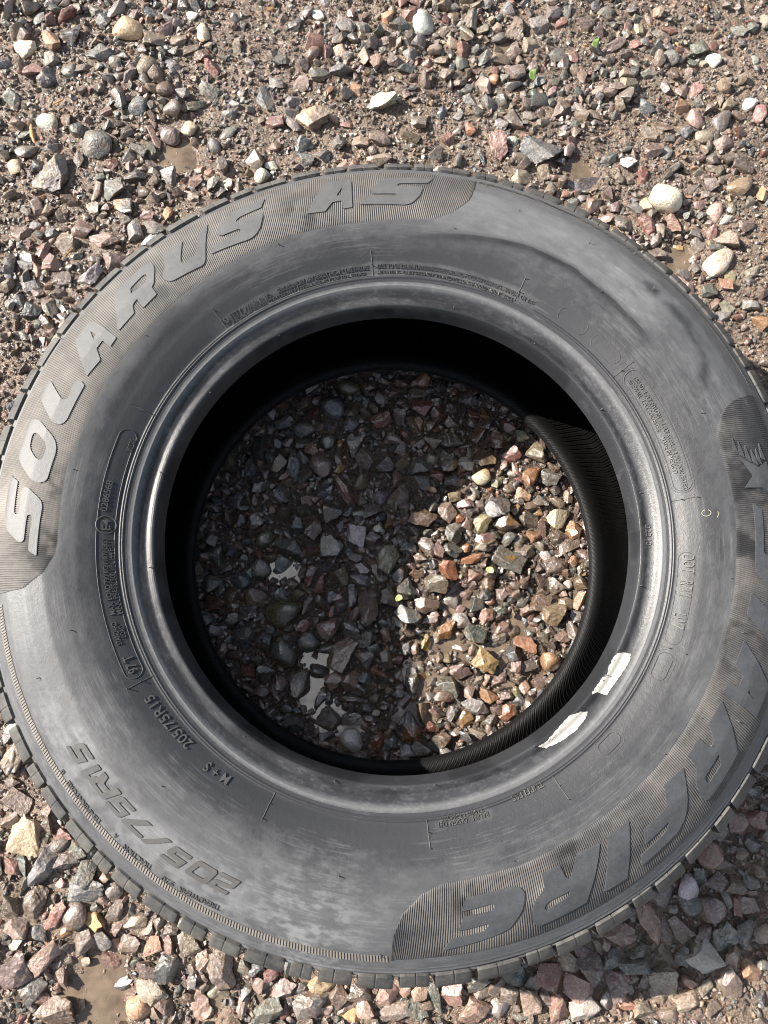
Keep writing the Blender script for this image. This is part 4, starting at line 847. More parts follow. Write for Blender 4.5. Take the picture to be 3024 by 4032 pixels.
def rubber_material(name, dust=.2, amp=.25, rough=.52, base=(.026, .027, .030), dustc=(.30, .285, .255), bumps=.25, spec=.5):
    """black rubber under uneven dried dust; the vertex attributes 'dust' and 'wet' place the stains"""
    m, N, L, noise, ramp, mix, math_, bump, bs, out = new_mat(name)
    pos = N('ShaderNodeNewGeometry').outputs['Position']
    ad = N('ShaderNodeAttribute', attribute_name='dust').outputs['Fac']; aw = N('ShaderNodeAttribute', attribute_name='wet').outputs['Fac']
    n1 = noise(pos, 46, 6, .68); n2 = noise(pos, 240, 4, .65); n3 = noise(pos, 1400, 2)
    f = math_('ADD', math_('ADD', ad, dust), math_('MULTIPLY', math_('SUBTRACT', n1.outputs[0], .5), amp*2))
    f = math_('ADD', f, math_('MULTIPLY', math_('SUBTRACT', n2.outputs[0], .5), amp))
    f = math_('ADD', f, math_('MULTIPLY', math_('SUBTRACT', n3.outputs[0], .5), amp*.5))
    f = math_('MULTIPLY', f, math_('SUBTRACT', 1.0, math_('MULTIPLY', aw, .85)))
    n = N('ShaderNodeClamp'); L(f, n.inputs[0]); f = n.outputs[0]
    L(mix(f, mix(aw, base, tuple(v*.45 for v in base)), dustc), bs.inputs['Base Color'])
    r = math_('ADD', rough, math_('MULTIPLY', f, .25)); r = math_('SUBTRACT', r, math_('MULTIPLY', aw, .04))
    L(r, bs.inputs['Roughness']); L(math_('MULTIPLY', math_('SUBTRACT', 1.0, math_('MULTIPLY', aw, .5)), spec), bs.inputs['Specular IOR Level'])
    b = bump(n3.outputs[0], bumps, .0004); b = bump(n2.outputs[0], .18, .0012, b); L(b, bs.inputs['Normal'])
    return m
def paint_material():
    m, N, L, noise, ramp, mix, math_, bump, bs, out = new_mat("white_paint")
    pos = N('ShaderNodeNewGeometry').outputs['Position']
    n1 = noise(pos, 420, 4); n2 = noise(pos, 90, 3)
    L(mix(ramp(n1.outputs[0], .55, .72, 0, .6), (.42, .41, .365), (.25, .24, .21)), bs.inputs['Base Color'])
    bs.inputs['Roughness'].default_value = .6
    al = ramp(n1.outputs[0], .63, .70, 1, .0)
    L(al, bs.inputs['Alpha']); L(bump(n1.outputs[0], .5, .0006), bs.inputs['Normal'])
    return m
def plain_material(name, c, c2, scale, rough=.6):
    m, N, L, noise, ramp, mix, math_, bump, bs, out = new_mat(name)
    pos = N('ShaderNodeNewGeometry').outputs['Position']; n = noise(pos, scale, 4)
    L(mix(ramp(n.outputs[0], .35, .65), c, c2), bs.inputs['Base Color']); bs.inputs['Roughness'].default_value = rough
    L(bump(n.outputs[0], .4, .0006), bs.inputs['Normal'])
    return m
M_STONE = stone_material(); M_MUD = mud_material(); M_WATER = water_material()
M_SIDE = rubber_material("sidewall_rubber", .075, .075, .46, dustc=(.275, .28, .285))
M_BEAD = rubber_material("bead_rubber", .035, .06, .34, dustc=(.28, .285, .29), spec=.28)
M_RIB = rubber_material("ribbed_rubber", .20, .17, .6, dustc=(.32, .29, .25))
M_LETTER = rubber_material("letter_rubber", .20, .12, .5, dustc=(.29, .29, .285))
M_LETTER2 = rubber_material("dark_letter_rubber", .10, .12, .5, dustc=(.26, .275, .29))
M_TEXT = rubber_material("text_rubber", .15, .10, .45)
M_SERR = rubber_material("serrated_rubber", .48, .2, .65, dustc=(.36, .325, .27))
M_TREAD = rubber_material("tread_rubber", .13, .32, .6, dustc=(.29, .275, .235))
M_LINER = rubber_material("liner_rubber", .0, .03, .5, base=(.006, .006, .0062), spec=.16)
M_PAINT = paint_material()

# ------------------------------------------------------------------ ground, puddles
PUDDLES = [(-.234, .445, .042, .010), (.132, .590, .022, .011), (.209, .437, .030, .011), (.312, .329, .026, .010),
           (-.266, -.385, .052, .012), (-.164, -.393, .02, .009), (.246, -.372, .022, .012)]
HOLE_P = [(-.105, -.012, .030, .009), (-.073, -.098, .026, .008), (-.05, -.158, .032, .009), (-.079, -.13, .022, .008), (.125, -.065, .018, .008),
          (.021, -.110, .022, .008), (.134, -.111, .018, .008), (.046, -.080, .018, .008), (.015, -.150, .022, .008), (.096, .123, .018, .008), (.06, -.04, .02, .007)]
WATER_Z, HOLE_WATER_Z = -.0098, -.0084
def ground_h(x, y, fine=True):
    x = np.asarray(x, float); y = np.asarray(y, float)
    h = -.004 + .010*(fbm(x, y, 9, 3, 3)-.5) + .007*(fbm(x, y, 55, 21, 3)-.5)
    if fine: h = h + .0045*(fbm(x, y, 170, 55, 3, .65)-.5)
    rr = np.hypot(x, y)
    h = h - .0015*(1-sstep(.17, .22, rr))
    for px, py, r, d in PUDDLES+HOLE_P:
        h = h - d*np.exp(-((x-px)**2+(y-py)**2)/(r*r*.6))*(.75+.5*vnoise(x, y, 60, 5))
    far = sstep(1.0, 3.0, rr)
    return h*(1-far) - .004*far
def axis(lo, hi, step):
    a = list(np.arange(lo, hi+step/2, step)); g = step; p = a[-1]; q = a[0]; up = []; dn = []
    while p < 60: g *= 1.32; p += g; up.append(p)
    g = step
    while q > -60: g *= 1.32; q -= g; dn.append(q)
    return np.array(dn[::-1]+a+up)
gx, gy = axis(-.62, .62, .0022), axis(-.60, .86, .0022)
GX, GY = np.meshgrid(gx, gy); Z = ground_h(GX, GY)
nx, ny = len(gx), len(gy); idx = np.arange(nx*ny).reshape(ny, nx)
F = np.stack([idx[:-1, :-1], idx[:-1, 1:], idx[1:, 1:], idx[1:, :-1]], -1).reshape(-1, 4)
g = link('ground', mesh_np('ground', np.stack([GX, GY, Z], -1).reshape(-1, 3), F, M_MUD, attrs=dict(wet=1-sstep(.185, .215, np.hypot(GX, GY)))))  # mask of the wet hole, which also carries its painted shade
tag(g, 'wet brown mud with grit between the stones', kind='structure')
def puddle(x, y, r, z, lab):
    n = 64; t = np.linspace(0, 2*np.pi, n, endpoint=False)
    rad = r*(1+.12*np.sin(2*t+x*50)+.08*np.sin(3*t+y*70))
    ring = np.stack([rad*np.cos(t), rad*np.sin(t), np.zeros(n)], -1)
    V = np.concatenate([[[0, 0, 0]], ring]); i = np.arange(n)
    o = link('puddle', mesh_np('puddle', V, np.stack([np.zeros(n, int), i+1, (i+1) % n+1], -1), M_WATER)); o.location = (x, y, z)
    return tag(o, lab, kind='structure')
puddle(0, 0, .215, HOLE_WATER_Z, 'shallow muddy water between the stones inside the tyre')
for (px, py, r, d), lab in zip(PUDDLES, ('muddy puddle upper left of the tyre', 'tiny ochre puddle near the top edge', 'small puddle behind the tyre upper right', 'small puddle right of the tyre',
        'brown muddy puddle at the lower left', 'small puddle below the tyre', 'water rim around the large tan stone lower right')):
    puddle(px, py, r*1.5, WATER_Z, lab)

# ------------------------------------------------------------------ tyre
PROF = np.array([(.187, .1414), (.1885, .147), (.1905, .1525), (.1925, .1557), (.195, .1563), (.199, .1545), (.204, .157), (.2075, .1603), (.2135, .1620), (.218, .1632), (.226, .1674), (.235, .1712),
    (.246, .1745), (.2568, .1764), (.27, .1775), (.285, .1757), (.30, .1705), (.312, .1625), (.322, .1545), (.334, .147)])
_rf = np.arange(.1865, .335, .0001); _zf = np.interp(_rf, PROF[:, 0], PROF[:, 1])
_k = np.exp(-.5*(np.arange(-40, 41)/11.)**2); _k /= _k.sum()
_zs = np.convolve(np.pad(_zf, 40, mode='reflect', reflect_type='odd'), _k, 'valid')
for c0, s0, h0 in ((.2147, .00042, .0009), (.2164, .00042, .0008), (.2083, .0004, .0003), (.1928, .0003, .00045), (.1939, .0003, .0003), (.3192, .0005, .0006), (.3208, .0004, -.0008), (.3165, .0004, .0003)):
    _zs = _zs + h0*np.exp(-.5*((_rf-c0)/s0)**2)
def zprof(r): return np.interp(r, _rf, _zs)
def warp(t, r):      # the slight unevenness of a sidewall that carries no air
    e = sstep(.205, .25, r)*(1-sstep(.30, .335, r))
    x, y = r*np.cos(t), r*np.sin(t)
    return e*(.0022*(fbm(x, y, 10, 91, 2)-.5) + .0010*np.sin(2*t+1.)+.0012*(fbm(x*.6+2, y*.6, 26, 97, 2)-.5))
def slope(r): return (zprof(r+.0006)-zprof(r-.0006))/.0012
def surf(t, r, h):
    """point h above the upper sidewall at angle t, radius r (along its normal)"""
    t = np.asarray(t, float); r = np.asarray(r, float); s = slope(r); q = 1/np.sqrt(1+s*s)
    R = r - s*q*h; z = zprof(r) + warp(t, r) + q*h
    return np.stack([R*np.cos(t), R*np.sin(t), z], -1)
def grid_faces(a, b, close_a=False):
    """quads over an (a,b) vertex grid; a runs round the tyre"""
    i = np.arange(a*b).reshape(a, b)
    if close_a: i = np.concatenate([i, i[:1]])
    return np.stack([i[:-1, :-1], i[1:, :-1], i[1:, 1:], i[:-1, 1:]], -1).reshape(-1, 4)
tyre = bpy.data.objects.new('tyre', None); COL.objects.link(tyre)
tag(tyre, 'worn black car tyre lying flat on wet gravel', 'tyre')
def poly_dist(x, y, P):
    d = np.full(np.shape(x), 9.)
    for (ax, ay), (bx, by) in zip(P[:-1], P[1:]):
        vx, vy = bx-ax, by-ay; t = np.clip(((x-ax)*vx+(y-ay)*vy)/(vx*vx+vy*vy), 0, 1)
        d = np.minimum(d, np.hypot(x-ax-t*vx, y-ay-t*vy))
    return d
def stains(t, r):
    """dust and wet amounts by place on the sidewall: dried splashes, wiped and damp streaks"""
    x, y = r*np.cos(t), r*np.sin(t)
    dust = .11*sstep(.245, .285, r) + .05*(fbm(x, y, 14, 11, 4)-.5)
    dust = dust - .13*(1-sstep(.222, .255, r))
    # dried mud splashes low down and to the lower left
    for ax, ay, rr, a in ((-.06, -.285, .05, .75), (-.13, -.27, .05, .4), (-.255, -.15, .035, .5), (-.235, -.19, .05, .35), (.20, .205, .07, .35), (-.07, -.30, .03, .5), (.255, .10, .04, .25), (-.3, -.05, .03, .35), (.06, .285, .06, .22)):
        k = np.exp(-((x-ax)**2+(y-ay)**2)/(rr*rr))
        dust = dust + .27*a*k*sstep(.42, .66, .5*fbm(x, y, 110, 31, 5, .72)+.5*fbm(np.degrees(t)*.55, r*330, 1., 33, 4, .62))
    ang = np.degrees(t)
    tw = np.mod(t+3.3, 2*np.pi)-3.3
    dust = dust + .16*sstep(.95, 1.08, tw)*(1-sstep(2.25, 2.4, tw))*sstep(.214, .2165, r)*(1-sstep(.2245, .2285, r))*(.5+fbm(x, y, 90, 44, 3))
    for ta, tb_, ra, rb in ((-2.58, -1.97, .274, .2945), (-2.5, -1.99, .296, .306), (-1.46, -1.27, .2155, .2235)):
        k = sstep(ta-.03, ta+.02, t-2*np.pi*(t > np.pi))*(1-sstep(tb_-.02, tb_+.03, t-2*np.pi*(t > np.pi)))*sstep(ra-.003, ra+.002, r)*(1-sstep(rb-.002, rb+.004, r))
        dust = dust + .15*k*sstep(.3, .6, fbm(x, y, 120, 47, 4, .6))
    streak = fbm(ang*.12, r*40, 1.0, 71, 3)          # wiping marks that run round the ring
    dust = dust + .10*sstep(.60, .75, fbm(np.degrees(t)*.22, r*2200, 1., 101, 2))*sstep(.4, .6, fbm(x, y, 25, 103, 3)) + .12*(streak-.5) + .10*(fbm(np.degrees(t)*.6, r*300, 1., 83, 4, .6)-.5)
    tk = np.array([.62, .689, .80, .883, .98, 1.077, 1.18, 1.287, 1.40, 1.505, 1.64]); rk = np.array([.2555, .2570, .2585, .2590, .2605, .2602, .2588, .2555, .2515, .2475, .2445])
    edge = np.interp(t, tk, rk); along = sstep(.60, .72, t)*(1-sstep(1.30, 1.66, t))
    dn_ = edge + .0012*(fbm(x, y, 40, 8, 3)-.5)*2 - r          # distance inwards from the tide line
    wet = along*sstep(-.0006, .0008, dn_)*(.92*np.exp(-np.maximum(dn_-.0035, 0)/(.0028+.004*sstep(1.1, 1.5, t)))*(.7+.3*fbm(x, y, 60, 12, 3)))
    dust = dust + .13*along*sstep(.0, .004, -dn_)*(1-sstep(.03, .05, -dn_))*(.5+.9*fbm(np.degrees(t)*.5, r*220, 1., 87, 4, .65))
    wet = np.maximum(wet, .25*sstep(.9, 1.3, t)*(1-sstep(1.7, 2.1, t))*np.exp(-((r-.240)/.010)**2))
    c2 = [(rr*math.cos(a), rr*math.sin(a)) for a, rr in ((.78, .290), (.62, .291), (.50, .283), (.44, .268))]
    wet = np.maximum(wet, (1-sstep(.000, .0085, poly_dist(x, y, c2)))*.7*sstep(.42, .62, fbm(x, y, 45, 19, 4)))
    c3 = [(rr*math.cos(a), rr*math.sin(a)) for a, rr in ((2.75, .245), (2.5, .246), (2.25, .248), (2.1, .246))]
    wet = np.maximum(wet, (1-sstep(.002, .009, poly_dist(x, y, c3)))*.45)
    c4 = [(rr*math.cos(a), rr*math.sin(a)) for a, rr in ((.30, .243), (.15, .243), (.02, .243), (-.1, .247))]
    wet = np.maximum(wet, (1-sstep(.001, .007, poly_dist(x, y, c4)))*.4)
    
    return dust, wet
def lathe_top(name, r0, r1, step, mat, parent, dust_fn):
    n = 1440; rs = np.arange(r0, r1+step/2, step); t = np.linspace(0, 2*np.pi, n, endpoint=False)
    T, R = np.meshgrid(t, rs, indexing='ij'); V = surf(T, R, 0.0*R)
    d, wv = dust_fn(T, R)
    return link(name, mesh_np(name, V.reshape(-1, 3), grid_faces(n, len(rs), True), mat, attrs=dict(dust=d, wet=wv)), parent)
sidewall = lathe_top('sidewall', .2115, .3225, .0005, M_SIDE, tyre, stains)
def bead_stains(t, r):
    x, y = r*np.cos(t), r*np.sin(t)
    scuff = fbm(np.degrees(t)*1.1, r*620, 1.0, 13, 5, .68)
    d = .10*sstep(.50, .75, scuff)*sstep(.1925, .195, r) + .28*sstep(.204, .2085, r)*(1-sstep(.209, .212, r)*.6)
    d = d + .16*sstep(.52, .70, fbm(np.degrees(t)*.3, r*260, 1., 23, 5, .65))*(1-sstep(.1905, .1925, r)) - .16*(1-sstep(.1915, .1925, r))
    w = .6*(1-sstep(.2, .206, r))*sstep(.4, .6, fbm(np.degrees(t)*.1, r*90, 1., 29, 3))
    return d, w
bead = lathe_top('bead', .187, .2115, .0004, M_BEAD, tyre, bead_stains)

def revolve(name, P, n, mat, parent, off=None, shear=None, attrs=None):
    """surface of revolution of the open profile P [(r,z)], moved along its normal by off(t, k)"""
    P = np.asarray(P, float); tg = np.gradient(P, axis=0); tg /= np.linalg.norm(tg, axis=1)[:, None]; nr = np.stack([-tg[:, 1], tg[:, 0]], -1)
    t = np.linspace(0, 2*np.pi, n, endpoint=False); T = t[:, None] + (shear[None, :] if shear is not None else 0*P[None, :, 0])
    O = off(t[:, None], np.arange(len(P))[None, :]) if off else np.zeros((n, len(P)))
    R = P[None, :, 0]+nr[None, :, 0]*O; Zz = P[None, :, 1]+nr[None, :, 1]*O
    V = np.stack([R*np.cos(T), R*np.sin(T), Zz+0*T], -1)
    return link(name, mesh_np(name, V.reshape(-1, 3), grid_faces(n, len(P), True), mat, attrs=attrs), parent)
def resample(P, step):
    P = np.asarray(P, float); d = np.concatenate([[0], np.cumsum(np.hypot(*np.diff(P, axis=0).T))]); s = np.arange(0, d[-1], step)
    Q = np.stack([np.interp(s, d, P[:, i]) for i in (0, 1)], -1)
    k = np.ones(7)/7; Qs = np.stack([np.convolve(np.pad(Q[:, i], 3, mode='edge'), k, 'valid') for i in (0, 1)], -1)
    Qs[0], Qs[-1] = P[0], P[-1]
    return Qs
INNER = [(.187, .1414), (.1882, .1365), (.192, .1355), (.215, .147), (.25, .160), (.285, .158), (.310, .142), (.322, .115), (.3235, .083), (.322, .052), (.310, .025), (.285, .009),
         (.25, .0065), (.222, .0165), (.205, .0265), (.194, .0325), (.189, .0315), (.187, .025)]
PI_ = resample(INNER, .0022)
sl = np.cumsum(np.concatenate([[0], np.hypot(*np.diff(PI_, axis=0).T)]))
NR = 264
def liner_off(t, k):
    ph = (t*NR/(2*np.pi)) % 1.0
    edge = np.minimum(sstep(0, .008, sl), (.35*sstep(0, .003, sl[-1]-sl)+.65*sstep(.004, .014, sl[-1]-sl)))[None, :]
    rib = -np.exp(-((ph-.5)/.085)**2)*.0009 + .00025*np.cos(2*np.pi*(ph-.5)) + 0*k
    rib = rib + .00016*np.sin(t*NR*2+sl[None, :]*2300)*np.sin(t*NR-sl[None, :]*2600)
    return rib*edge
revolve('inner_liner', PI_, NR*12, M_LINER, tyre, liner_off, shear=np.interp(sl, [0, sl[-1]*.5, sl[-1]-.05, sl[-1]-.02, sl[-1]], [.10, 0, -.06, -.02, .07]))
LOWER = [(.187, .025), (.1885, .0195), (.1925, .0105), (.199, .012), (.2075, .006), (.2135, .0045), (.235, -.0045), (.2568, -.0105), (.27, -.0115), (.285, -.0095), (.30, -.004), (.312, .004), (.322, .0115)]
revolve('lower_sidewall', resample(LOWER, .002), 720, M_SIDE, tyre)

# tread: carcass strip, shoulder blocks, three ribs of blocks with sipes
def tread():
    Vs, Fs, D = [], [], []; base = 0
    def add(V, F, d):
        nonlocal base
        Vs.append(V.reshape(-1, 3)); Fs.append(F+base); base += V.reshape(-1, 3).shape[0]; D.append(np.full(V.reshape(-1, 3).shape[0], d))
    n = 720; t = np.linspace(0, 2*np.pi, n, endpoint=False)
    P = resample([(.3225, .1540), (.3245, .1495), (.3265, .144), (.3275, .135), (.3275, .03), (.3265, .023), (.3245, .0175), (.322, .0115)], .003)
    V = np.stack([P[None, :, 0]*np.cos(t)[:, None], P[None, :, 0]*np.sin(t)[:, None], P[None, :, 1]+0*t[:, None]], -1)
    add(V, grid_faces(n, len(P), True), .42)
    NB_ = 74; pitch = 2*np.pi/NB_
    pr = np.random.default_rng(5); w_ = 1+.22*np.sin(np.arange(NB_)*2.1)+.07*pr.standard_normal(NB_); w_ = w_/w_.sum()*2*np.pi; st = np.concatenate([[0], np.cumsum(w_)])
    def block(t0, t1, prof, d, tm, skew=0.):
        prof = np.asarray(prof); m = len(prof); e = .0012/.334; g = .0004/.334
        st_ = [(t0, .93), (t0+e, 1)]+[(q, 1) for q in np.linspace(t0+e, tm-2*g, 4)[1:]]+[(tm-g, .945), (tm+g, .945)]+[(q, 1) for q in np.linspace(tm+2*g, t1-e, 4)[:-1]]+[(t1-e, 1), (t1, .93)]
        ns = len(st_); cen = prof.mean(0); ring = []
        for a, k_ in st_:
            p = prof*k_+cen*(1-k_); a2 = a + skew*(p[:, 1]-.147)
            ring.append(np.stack([p[:, 0]*np.cos(a2), p[:, 0]*np.sin(a2), p[:, 1]], -1))
        V = np.array(ring); i = np.arange(ns*m).reshape(ns, m); j = np.concatenate([i, i[:, :1]], 1)
        F = np.stack([j[:-1, :-1], j[1:, :-1], j[1:, 1:], j[:-1, 1:]], -1).reshape(-1, 4)
        mid = m//2
        caps = []
        for e in (0, ns-1):
            for k in range(1, mid):
                caps.append([i[e, k-1], i[e, k], i[e, m-1-k], i[e, m-k]])
        add(V, np.concatenate([F, np.array(caps)]), d)
    def worn(p): return np.stack([p[:, 0]+pr.normal(0, .0004), p[:, 1]], -1)
    def smooth_up(mirror):
        top = np.array([(.3212, .1556), (.3222, .1568), (.3258, .1540), (.3296, .1505), (.3325, .1470), (.3343, .1425), (.3354, .136), (.3360, .121)])
        low = np.array([(.3270, .121), (.3265, .134), (.3250, .1425), (.3236, .1475), (.3224, .1508), (.3214, .153), (.3208, .1545), (.3206, .155)])
        p = np.concatenate([top, low])
        if mirror: p = np.stack([p[:, 0], .166-p[:, 1]], -1)
        return p
    up, dn = smooth_up(False), smooth_up(True)
    for k in range(NB_):
        a, b = st[k], st[k+1]; wv = b-a; gap = wv*.085
        mid = a + wv*(.5+.04*math.sin(k*1.7)); sip = .0011/.334/1
        for prof in (up, dn):
            block(a+gap*pr.uniform(.7, 1.3), b-gap*pr.uniform(.7, 1.3), worn(prof), -.02+.10*pr.random(), mid)
        for z0, z1, ph in ((.092, .115, .3), (.070, .088, .55), (.050, .066, .1)):
            o = ph*wv
            rp = np.array([(.327, z1), (.3345, z1), (.3358, z1-.001), (.3358, z0+.001), (.3345, z0), (.327, z0)])
            block(a+gap+o, b-gap+o, rp, .02, mid+o)
    return mesh_np('tread', np.concatenate(Vs), Fs, M_TREAD, smooth=True, attrs=dict(dust=np.concatenate(D)))
tr = link('tread', tread(), tyre)
for m_ in (tr,):
    ms = m_.modifiers.new('edges', 'EDGE_SPLIT'); ms.split_angle = math.radians(38)

# ribbed panels behind the big lettering
NRIB = 1060
def blotch(t, r, seed):
    x, y = r*np.cos(t), r*np.sin(t); return fbm(x, y, 45, seed, 4, .62)
for k, bd in enumerate(BANDS):
    bt = np.radians([p[0] for p in bd]); br = np.array([p[1] for p in bd])
    if bt[0] > bt[-1]: bt, br = bt[::-1], br[::-1]
    o_t = np.radians([-282, -270, -250, -230, -196, -165]) if k == 0 else np.radians([-93, -83, -69, -30, 0, 24])
    o_r = np.array([.3150, .3158, .3178, .3188, .3188, .3170]) if k == 0 else np.array([.3092, .3092, .3104, .3104, .3104, .3110])
    n = int((bt[-1]-bt[0])/(2*np.pi)*NRIB)*6; t = np.linspace(bt[0], bt[-1], n); m = 22
    ri = np.interp(t, bt, br); ro = np.maximum(np.interp(t, o_t, o_r), ri+.0003)
    u = np.linspace(0, 1, m)[None, :]; R = ri[:, None]*(1-u)+ro[:, None]*u
    T = t[:, None] - math.tan(math.radians(9))*(R-.257)/.29*(1-.999*np.exp(-((t[:, None]-bt[0])/.03)))
    ph = (t*NRIB/(2*np.pi)) % 1.0
    prof = .5+.5*np.cos(2*np.pi*ph)
    edge = np.minimum(u/.02, (1-u)/.02).clip(0, 1)
    H = (.00010+.00062*prof[:, None]**.8*edge) - .0006*(1-edge)
    V = surf(T, R, H)
    bl = blotch(T, R, 40+k)
    x, y = R*np.cos(T), R*np.sin(T)
    wet = .9*sstep(.56, .66, blotch(T, R, 60+k))*np.exp(-((T-.03)/.22)**2) if k else np.zeros_like(R)
    for ax, ay, rr in ((-.077, .264, .022), (-.262, -.02, .03), (-.20, .20, .02), (.12, -.235, .02), (.045, -.27, .018), (.25, -.09, .03), (-.27, .03, .015)):
        wet = np.maximum(wet, .95*sstep(.42, .58, bl)*np.exp(-((x-ax)**2+(y-ay)**2)/(rr*rr)))
    dust = .16*(bl-.5)*2 + .13*(prof[:, None]-.45)  # tan dust on rib tops; groove shade painted in as less dust
    if k: dust = dust - .06 - .10*(1-np.exp(-((T+.55)/.5)**2))
    else: dust = dust + .10*np.exp(-((T+3.3)/.45)**2)
    for ax, ay, rr, a in ((.105, -.262, .012, .5), (.055, -.283, .022, .4), (-.30, .02, .02, .3)):
        dust = dust + a*np.exp(-((x-ax)**2+(y-ay)**2)/(rr*rr))
    link('ribbed_panel', mesh_np('ribbed_panel', V.reshape(-1, 3), grid_faces(n, m), M_RIB, attrs=dict(dust=dust, wet=wet)), sidewall)
def serration(t0, t1, r0, r1, pitch, lean, duty):
    Vs, Fs = [], []; b = 0; n = int((t1-t0)*.31/pitch)
    for i in range(n):
        a = t0+(i+.5)*(t1-t0)/n; hw = pitch*duty/2/.31; q = lean*(r1-r0)/.31
        c = [(a-hw, r0), (a+hw, r0), (a+hw+q, r1), (a-hw+q, r1)]
        tt = np.array([p[0] for p in c]); rr = np.array([p[1] for p in c])
        V = np.concatenate([surf(tt, rr, np.full(4, -.0003)), surf(tt, rr, np.full(4, .0006))])
        f = np.array([[4, 5, 6, 7], [0, 1, 5, 4], [1, 2, 6, 5], [2, 3, 7, 6], [3, 0, 4, 7]])
        Vs.append(V); Fs.append(f+b); b += 8
    link('serrated_ring', mesh_np('serrated_ring', np.concatenate(Vs), np.concatenate(Fs), M_SERR if duty > .52 and lean > 0 else M_RIB, smooth=False), sidewall)
serration(math.radians(22.5), math.radians(77), .3115, .3142, .0021, -.9, .55)
serration(math.radians(-169), math.radians(-92), .3052, .3098, .0022, .15, .58)

# raised lettering, bent onto the sidewall
def raise_flat(bm, h, sink=.0004):
    """flat (t, r) faces of bm -> raised mesh with skirts; returns V, faces"""
    bm.verts.ensure_lookup_table()
    for i, v in enumerate(bm.verts): v.index = i
    P = np.array([v.co[:2] for v in bm.verts]); n = len(P)
    top = surf(P[:, 0], P[:, 1], np.full(n, h)); bot = surf(P[:, 0], P[:, 1], np.full(n, -sink))
    faces = [[v.index for v in f.verts] for f in bm.faces]
    for e in bm.edges:
        if len(e.link_faces) == 1:
            lp = e.link_loops[0]; a, b = lp.vert.index, lp.link_loop_next.vert.index
            faces.append([b, a, a+n, b+n])
    return np.concatenate([top, bot]), faces
def mesh_mixed(name, parts, mat):
    me = bpy.data.meshes.new(name); V = []; F = []; b = 0
    for v, f in parts:
        V += [tuple(p) for p in v]; F += [[i+b for i in q] for q in f]; b += len(v)
    me.from_pydata(V, [], F); me.materials.append(mat); me.update(); return me
def cut_grid(bm, dt, dr):
    ts = [v.co.x for v in bm.verts]; rs = [v.co.y for v in bm.verts]
    for ax, lo, hi, st in ((0, min(ts), max(ts), dt), (1, min(rs), max(rs), dr)):
        for c in np.arange(math.floor(lo/st)*st+st, hi, st):
            nrm = (1, 0, 0) if ax == 0 else (0, 1, 0)
            bmesh.ops.bisect_plane(bm, geom=bm.verts[:]+bm.edges[:]+bm.faces[:], plane_co=(c, 0, 0) if ax == 0 else (0, c, 0), plane_no=nrm)
def loops_bm(loops, dt=.012, dr=.0035):
    """polygon with holes, in (t, r)"""
    bm = bmesh.new(); S = 4.0        # work in nearly isotropic units
    vs3 = [[Vector((p[0], p[1]*S, 0)) for p in l] for l in loops]
    flat = [p for l in vs3 for p in l]; bv = [bm.verts.new((p.x, p.y/S, 0)) for p in flat]
    for tri in tessellate_polygon(vs3):
        try: bm.faces.new([bv[i] for i in tri])
        except ValueError: pass
    bmesh.ops.recalc_face_normals(bm, faces=bm.faces)
    # (t, r) is left-handed seen from above when t grows anticlockwise and r outward: flip so faces look up
    for f in bm.faces:
        if f.normal.z > 0: f.normal_flip()
    cut_grid(bm, dt, dr)
    return bm
def soften(l, k=.18):
    """cut the corners of an outline a little, as moulded letters have"""
    o = []; n = len(l)
    for i in range(n):
        p, a, b = np.array(l[i]), np.array(l[i-1]), np.array(l[(i+1) % n]); s = np.array([.28, 1.])
        da, db = (a-p), (b-p); la, lb = np.hypot(*(da*s)), np.hypot(*(db*s)); c = min(.0007, k*la, k*lb)
        o.append(tuple(p+da/la*c)); o.append(tuple(p+db/lb*c))
    return o
words = {}
for wd, loops in LETTERS: words.setdefault(wd, []).append(loops)
for wd, ls in words.items():
    parts = []
    for loops in ls:
        bm = loops_bm([soften(l) for l in loops]); parts.append(raise_flat(bm, .00135)); bm.free()
    link('raised_emblem' if wd == 2 else 'raised_lettering', mesh_mixed('raised_lettering', parts, M_LETTER2 if wd > 1 else M_LETTER), sidewall)
def text_bm(s, bold):
    cu = bpy.data.curves.new('txt', 'FONT'); cu.body = s; cu.size = 1; cu.offset = .004 if bold else 0.; cu.resolution_u = 3
    ob = bpy.data.objects.new('txt', cu); COL.objects.link(ob)
    dg = bpy.context.evaluated_depsgraph_get(); me = bpy.data.meshes.new_from_object(ob.evaluated_get(dg), depsgraph=dg)
    bpy.data.objects.remove(ob); bpy.data.curves.remove(cu)
    bm = bmesh.new(); bm.from_mesh(me); bpy.data.meshes.remove(me)
    bmesh.ops.remove_doubles(bm, verts=bm.verts, dist=1e-5)
    return bm
for s, t0, t1, r0, r1, h, bold in TEXTS:
    bm = text_bm(s, bold)
    if t1 > t0: t1 -= 2*math.pi
    xs = [v.co.x for v in bm.verts]; x0, x1 = min(xs), max(xs)
    par = bead if s[0] == 'B' and len(s) == 5 else sidewall
    if s.startswith('DUE') or s.startswith('MOUNT'): r1 = r0 + (-.0018 if s[0] == 'D' else -.0016)
    for v in bm.verts:
        u = (v.co.x-x0)/(x1-x0); v.co = Vector((t0+(t1-t0)*u, r0+(r1-r0)*u+(v.co.y-.345)*h/.69, 0))
    for f in bm.faces:
        f.normal_update()
        if f.normal.z > 0: f.normal_flip()
    link('small_lettering', mesh_mixed('small_lettering', [raise_flat(bm, .0008 if h < .0055 else .0011)], M_TEXT), par); bm.free()
